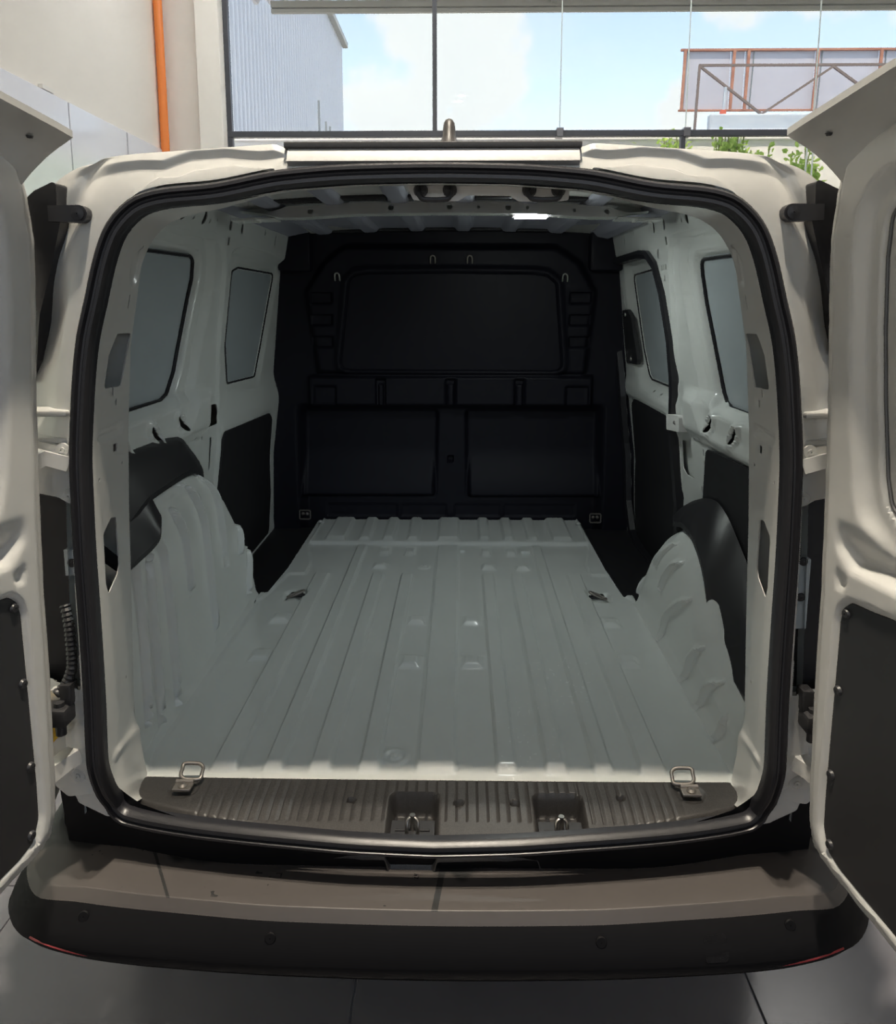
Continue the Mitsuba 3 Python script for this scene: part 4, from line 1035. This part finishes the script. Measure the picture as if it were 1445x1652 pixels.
# ---- bulkhead
bw = lambda x, z, w: np.stack([x, 2.04 + w, z], -1)
BW = rp([(-.415, 1.624), (-.39, 1.648), (-.34, 1.655), (0, 1.658), (.34, 1.653), (.395, 1.645), (.433, 1.614), (.462, 1.285), (.455, 1.262), (.43, 1.255), (-.42, 1.258), (-.448, 1.268), (-.455, 1.29)], .02)
UP = rp([(-.555, 1.24), (-.60, 1.58), (-.52, 1.70), (-.467, 1.745), (-.43, 1.768), (.43, 1.765), (.47, 1.74), (.53, 1.70), (.60, 1.58), (.565, 1.235)], .02)
LW = [rp([(-.636, 1.085), (-.05, 1.085), (-.06, .695), (-.653, .694)], .02), rp([(.064, 1.085), (.64, 1.085), (.654, .694), (.07, .691)], .02)]


def wb(X, Z):
    d = sdf(UP, X, Z); w = -.03 * ss(.01, -.02, d)
    d = sdf(BW, X, Z); w += -.012 * ss(.035, .012, d) + .018 * ss(.006, -.004, d)
    w += .05 * ss(1.115, 1.085, Z) * ss(.66, .62, np.abs(X))                       # the field below the shelf lies further back
    w += -.035 * ss(1.24, 1.225, Z) * ss(1.10, 1.115, Z) * ss(.60, .585, np.abs(X))
    for p in LW:
        d = sdf(p, X, Z); w += .02 * ss(.004, -.012, d) - .05 * ss(.92, .70, Z) * ss(0, -.02, d)
    for x in (-.29, .002, .29):
        w += .022 * ss(.024, .017, np.abs(X - x)) * ss(1.225, 1.215, Z) * ss(1.105, 1.115, Z)
        w -= .008 * ss(.012, .009, np.abs(X - x)) * ss(1.20, 1.195, Z) * ss(1.105, 1.115, Z)
    for x in (-.525, .53):
        w += .016 * ss(.05, .042, np.abs(X - x)) * ss(1.195, 1.185, Z) * ss(1.105, 1.115, Z)
    for z in (1.555, 1.465, 1.375):
        for x in (-.53, .535):
            w += .016 * ss(.048, .038, np.abs(X - x)) * ss(.026, .018, np.abs(Z - z))
    for a, b in ((-.54, -.235), (-.215, -.02), (.02, .215), (.235, .545)):
        dx = np.abs(X - (a + b) / 2) - (b - a) / 2; dz = np.abs(Z - .637) - .024; w += .004 * ss(.003, 0, np.maximum(dx, dz))
    w += .02 * ss(.014, .010, np.maximum(np.abs(X - .001), np.abs(Z - .866)))
    return w


us4 = np.arange(-.80, .801, .006); vs4 = np.arange(.50, 1.86, .006)
add(V + '__bulkhead', sheet(us4, vs4, wb, bw, thick=.004), 'bulkhead_black', 40, 'black moulded bulkhead behind the driver cab')
add(V + '__bulkhead__blanked_window', plate(BW.buffer(-.005), -.028, -.02, bw, .08), 'bulkhead_black', 30, 'dark blank panel in the bulkhead')
for i, (x, z) in enumerate(((-.46, 1.643), (.467, 1.639), (-.07, 1.712), (.08, 1.712))):
    y = 2.005
    h = spl([(x - .010, y, z - .018), (x - .010, y - .008, z - .004), (x - .008, y - .012, z + .008), (x, y - .013, z + .013), (x + .008, y - .012, z + .008), (x + .010, y - .008, z - .004), (x + .010, y, z - .018)], 26)
    add(V + '__bulkhead__hook', tube(h, .0038, 8), 'steel' if i < 2 else 'dull_steel', True, ('bright steel' if i < 2 else 'dull steel') + ' hoop hook on the bulkhead')
for i, (x, z) in enumerate(((-.626, .632), (.624, .622))):
    k = number(V + '__bulkhead__lashing_plate'); o = rect(x - .026, z - .022, x + .026, z + .022, .008)
    fr = cat_([unman(prism(o, 0, .006) - prism(o.buffer(-.0055), -.01, .02))]); v = fr.vertices
    fr = trimesh.Trimesh(np.stack([v[:, 0], 2.028 - v[:, 2], v[:, 1]], -1), fr.faces); fr.fix_normals()
    cup = rbox((x, 2.033, z), (.044, .01, .036), .003)
    add(k, cat_([fr, lathe([(.001, .006), (.005, .005), (.008, 0), (.001, 0)], (x - .009, 2.028, z + .003), (0, -1, 0), 14), lathe([(.001, .006), (.005, .005), (.008, 0), (.001, 0)], (x + .009, 2.028, z + .003), (0, -1, 0), 14)]), 'dull_steel', 30, 'small steel lashing plate at the ' + ('left' if i == 0 else 'right') + ' foot of the bulkhead')
# cab closed behind the bulkhead

# ---- roof inside
def roof_z(x, y=1.0):
    return 1.834 - .05 * x ** 2 - .15 * np.maximum(np.abs(x) - .55, 0) - .06 * ss(.75, .2, y)


chan = [(-.04 + (i + .5) * .185, .030) for i in range(-4, 4)]
def wroof(X, Yv):
    w = 0 * X
    for c, wdt in chan:
        w += -.016 * ss(wdt * 1.2, wdt * .7, np.abs(X - c))
    return w * (ss(.25, .32, Yv) * ss(2.02, 1.96, Yv))


us5 = np.arange(-.66, .661, .008); vs5 = np.arange(.22, 2.06, .012)
rw = lambda x, y, w: np.stack([x, y, roof_z(x, y) + w], -1)
add(V + '__roof_lining', sheet(us5, vs5, wroof, rw), 'primer_grey', 40, 'ribbed underside of the roof')
for (a, wa), (b, wb_) in zip(chan[:-1], chan[1:]):               # dark foam pads between the pressed channels
    if abs((a + b) / 2) < .5:
        for y0, y1 in ((.985, 1.04), (1.97, 2.03)):
            c = (a + b) / 2; wd_ = (b - a) - 2.0 * wa
            add(V + '__roof_pad', rbox((c, (y0 + y1) / 2, float(roof_z(c)) - .006), (wd_, y1 - y0, .012), .003), 'black_liner', 30)
# roof bow with holes
YBOW = 1.05
def bow_z(x):
    return np.interp(np.abs(x), [0, .25, .41, .47, .53, .6], [1.789, 1.786, 1.776, 1.776, 1.79, 1.80])


bx = np.linspace(-.60, .60, 120)
bowh = [ellipse((x, .5), a, .0075) for x, a in ((-.385, .008), (-.155, .008), (.012, .008), (.094, .005), (.178, .008), (.233, .005), (.365, .005), (.458, .008), (.53, .004))]
def bow_warp(x, q, w):
    """q: 0 = lower rear edge, 1 = upper front edge of the rear face"""
    z0 = bow_z(x); z1 = np.minimum(z0 + .032 * ss(.54, .44, np.abs(x)) + .003, roof_z(x))
    return np.stack([x, YBOW + .02 * q + w + .05 * ss(.45, .6, np.abs(x)), z0 + (z1 - z0) * q], -1)


rb = number(V + '__roof_bow')
add(rb, sheet(bx, np.linspace(0, 1, 9), lambda X, Q: 0 * X, bow_warp, [ellipse((float(b.centroid.x), .5), (b.bounds[2] - b.bounds[0]) / 2, (b.bounds[2] - b.bounds[0]) / 2 / .034) for b in bowh]), 'white_pad', 40, 'pale roof cross member with round holes')
add(rb + '__lower_flange', loft([np.stack([bx, YBOW + a + .05 * ss(.45, .6, np.abs(bx)), bow_z(bx) + b], -1) for a, b in ((0, 0), (.03, -.004), (.065, .004), (.075, .03))]), 'inner_paint', 40)
for s in (-1, 1):
    add(rb + '__end_bracket', cat_([rbox((s * .53, YBOW + .06, 1.776), (.08, .08, .006), .002), rbox((s * .58, YBOW + .04, 1.772), (.07, .06, .008), .002), lathe([(.001, .006), (.006, .006), (.007, 0), (.001, 0)], (s * .545, YBOW + .06, 1.773), (0, 0, -1), 12), lathe([(.001, .006), (.006, .006), (.007, 0), (.001, 0)], (s * .585, YBOW + .03, 1.768), (0, 0, -1), 12)]), 'inner_paint', 30)
    add(V + '__front_corner_lining', cat_([rbox((s * .63, 2.0, 1.74), (.14, .06, .16), .02)]), 'bulkhead_black', 30)
# lamp on the bow
lk = number(V + '__load_bay_lamp')
add(lk, rbox((.243, YBOW + .03, 1.783), (.104, .034, .008), .002), 'white_pad', 30, 'small lit lamp under the roof cross member')
d = rbox((.243, YBOW + .022, 1.7775), (.092, .026, .008), .003)
scene[lk + '__lens'] = {**mikit.ply(d, 'led_off', False), 'emitter': {'type': 'area', 'sampling_weight': 3.0, 'radiance': {'type': 'rgb', 'value': [300., 328., 312.]}}}
labels[lk + '__lens'] = {'label': 'glowing white lens'}
# rear header: inner sheet and the upper lock plate
xx = np.linspace(-.46, .46, 70)
zt = np.interp(np.abs(xx), [0, .12, .235, .355, .46], [1.727, 1.725, 1.717, 1.697, 1.69])
add(V + '__header_inner', loft([np.stack([xx, 0 * xx + y, zt + a], -1) for y, a in ((.06, -.002), (.10, .001), (.108, .006), (.11, .05))]), 'inner_paint', 40)
for x in (-.36, -.22, .36):
    add(V + '__header_gusset', loft([[(x - .05, .105, 1.727), (x + .03, .105, 1.735)], [(x - .03, .20, 1.762), (x + .03, .20, 1.762)], [(x - .03, .26, 1.770), (x + .03, .26, 1.770)]]), 'inner_paint', 30)
lp = number(V + '__upper_lock_plate')
add(lp, plate(rp([(-.047, 1.735), (.225, 1.733), (.222, 1.706), (.205, 1.704), (.17, 1.704), (.14, 1.704), (.125, 1.713), (.055, 1.714), (.04, 1.705), (.0, 1.7045), (-.035, 1.707)], .004), 0, .003, lambda x, z, w: np.stack([x, .117 + w, z], -1), .05), 'white_pad', 30, 'pale plate with two dark lock hoops under the header')
for x in (.002, .181):
    h = spl([(x - .029, .112, 1.731), (x - .027, .102, 1.715), (x - .020, .096, 1.7055), (x, .095, 1.704), (x + .020, .096, 1.7055), (x + .027, .102, 1.715), (x + .029, .112, 1.731)], 30)
    add(lp + '__hoop', cat_([tube(h, .0042, 8), lathe([(.001, .008), (.010, .006), (.012, 0), (.001, 0)], (x - .024, .115, 1.722), (0, -1, 0), 14), lathe([(.001, .008), (.010, .006), (.012, 0), (.001, 0)], (x + .024, .115, 1.722), (0, -1, 0), 14)]), 'black_plastic', 30)

# ---- aerial on the roof
ak = number(V + '__aerial')
yA = .42; zA = 1.800; xA = .020
prof = [(.046, zA), (.037, zA + .034), (.030, zA + .045), (.019, zA + .056), (.0135, zA + .070), (.0125, zA + .086), (.011, zA + .097), (.007, zA + .104), (.0008, zA + .107)]
rows = []
for x_, z_ in prof:
    t = (z_ - zA) / .107; a = np.arange(29) * 2 * math.pi / 28
    rows.append(np.stack([xA + x_ * np.cos(a), yA + .02 * t + (x_ + .02 * (1 - t)) * np.sin(a), np.full(29, z_)], -1))
add(ak, loft(rows), 'trim_dark', 50, 'dark stubby aerial on the roof')
add(ak + '__base', lathe([(.001, .006), (.034, .004), (.050, -.03), (.001, -.03)], (xA, yA, zA + .01), (0, 0, 1), 24), 'trim_dark', 30)

# ---- rear doors, swung open
def rear_door(s, ang, hx, hy):
    nm = 'left' if s < 0 else 'right'
    D = thing(V + '__rear_door', f'open white {nm} rear door seen from inside', None)
    a = math.radians(ang); du = np.array([s * math.sin(a), -math.cos(a), 0]); dn = np.array([-s * math.cos(a), -math.sin(a), 0])   # dn: out of the inner face
    hp_ = np.array([s * hx, hy, 0])
    def wf(u, z, w):        # w grows away from the viewer = into the door
        return hp_ + np.outer(u, du) - np.outer(w, dn) + np.outer(z, [0, 0, 1])
    o = 0.0
    outline = rp([(-.036, 1.752), (-.048, 1.704), (-.056, 1.635), (-.050, 1.55), (-.034, 1.396), (-.022, 1.23), (-.014, 1.08), (-.011, .93), (-.003, .75), (.003, .69), (.018, .655), (.05, .642), (.153, .630), (.56, .60), (.59, .63), (.60, 1.3), (.58, 1.80), (.176, 1.822), (.0, 1.785)], .012)
    win = rp([(.085, 1.679), (.066, 1.66), (.064, 1.60), (.072, 1.50), (.085, 1.40), (.103, 1.293), (.115, 1.256), (.14, 1.236), (.54, 1.20), (.56, 1.68)], .02)
    pan = rp([(.55, 1.14), (.156, 1.108), (.07, 1.10), (.053, 1.084), (.048, 1.062), (.047, .78), (.049, .715), (.066, .678), (.101, .668), (.212, .660), (.55, .63)], .012)
    led = rp([(.024, 1.22), (.06, 1.243), (.09, 1.256), (.12, 1.225), (.58, 1.195), (.58, 1.13), (.15, 1.145), (.07, 1.145), (.035, 1.175)], .012)
    sml = rp([(.036, 1.14), (.045, 1.112), (.062, 1.112), (.066, 1.128), (.05, 1.135)], .004)
    def w(U, Z):
        d = -sdf(outline, U, Z)
        r = .012 * (1 - ss(0, .012, d)) - .010 * (ss(.013, .018, d) - 1) * 0
        r += -.010 * ss(.016, .034, d)                                    # inner pressing stands proud of the flange
        dw = sdf(win, U, Z); r += .016 * ss(.05, .02, dw) * ss(.012, .03, d) + .014 * ss(.006, -.004, dw)
        dp = sdf(pan, U, Z); r += .010 * ss(.004, -.006, dp)
        dl = sdf(led, U, Z); r += .020 * ss(.004, -.020, dl) * ss(1.22, 1.16, Z + 0 * U)
        r += .006 * ss(.003, -.008, sdf(sml, U, Z))
        return r
    us6 = np.unique(np.r_[np.arange(-.065, .24, .0045), np.arange(.24, .61, .012)]); vs6 = np.arange(.59, 1.83, .0065)
    add(D + '__inner_panel', sheet(us6, vs6, w, wf, keep=outline, thick=.045), 'body_paint', 40)
    add(D + '__window_blank', plate(win.buffer(-.006), .012, .03, wf, .08), 'door_blank', 30, 'pale blank in the window recess')
    ring_ = np.array(dens(win.buffer(-.002), .02).exterior.coords)[:-1]
    add(D + '__window_gasket', tube(wf(ring_[:, 0], ring_[:, 1], np.full(len(ring_), .011)), .0022, 6, True), 'seam_grey', 40)
    pk = number(D + '__lining_panel')
    add(pk, plate(pan.buffer(-.003), -.004, .01, wf, .1, .002), 'black_plastic', 30, 'black plastic lower lining of the door')
    for u, z in ((.065, 1.077), (.061, .951), (.061, .81), (.072, .697), (.30, 1.10), (.30, .665), (.5, 1.1), (.5, .66)):
        add(D + '__trim_clip', lathe([(.001, .005), (.006, .0045), (.008, .001), (.008, 0), (.001, 0)], wf(np.array([u]), np.array([z]), np.array([-.004]))[0], dn, 16), 'black_plastic', 30)
    # roof lip of the door: a shelf pointing away from the inner face, its end swept to a point
    n_ = 40; uu = np.linspace(0, 1, n_)
    tip = .092
    us7 = np.r_[np.linspace(-.040, .60, 60)]
    rows = []
    for wv in np.linspace(0, 1, 14):
        wq = tip * wv
        ustart = -.040 - .008 * math.sin(math.pi * wv) + .012 * (1 - wv) ** 3 + .006 * wv
        u_ = ustart + (us7 + .040) * (.60 - ustart) / .64
        zz_ = 1.757 + .022 * wv + np.interp(u_, [-.04, .0, .176, .6], [0, .008, .038, .07]) - .045 * (1 - wv) ** 3 * ss(.09, -.03, u_) 
        rows.append(wf(u_, zz_, np.full(len(u_), -wq)))
    lip_ = loft(rows); up_ = lip_.copy(); up_.vertices = up_.vertices + [0, 0, .010]; up_.invert()
    R_ = np.array(rows); edge = np.concatenate([R_[0], R_[1:, -1], R_[-1][::-1][1:], R_[::-1][1:, 0]])
    add(D + '__roof_lip', cat_([lip_, up_, loft([edge, edge + [0, 0, .010]])]), 'body_paint', 35, 'grey shadowed roof lip ending in a point')
    gp = [wf(np.array([u]), np.array([z]), np.array([-w_]))[0] for u, z, w_ in ((-.043, 1.70, .002), (-.040, 1.735, .010), (-.040, 1.758, .03))]
    add(D + '__lip_plug', lathe([(.001, .003), (.004, .003), (.005, 0), (.001, 0)], wf(np.array([.01]), np.array([1.776]), np.array([-.055]))[0], (0, 0, -1), 12), 'black_plastic', 30)
    return D


rear_door(1, 11, .618, -.03)
rear_door(-1, 13, .628, -.03)
labels = {k: {a: b for a, b in v.items() if b} for k, v in labels.items()}
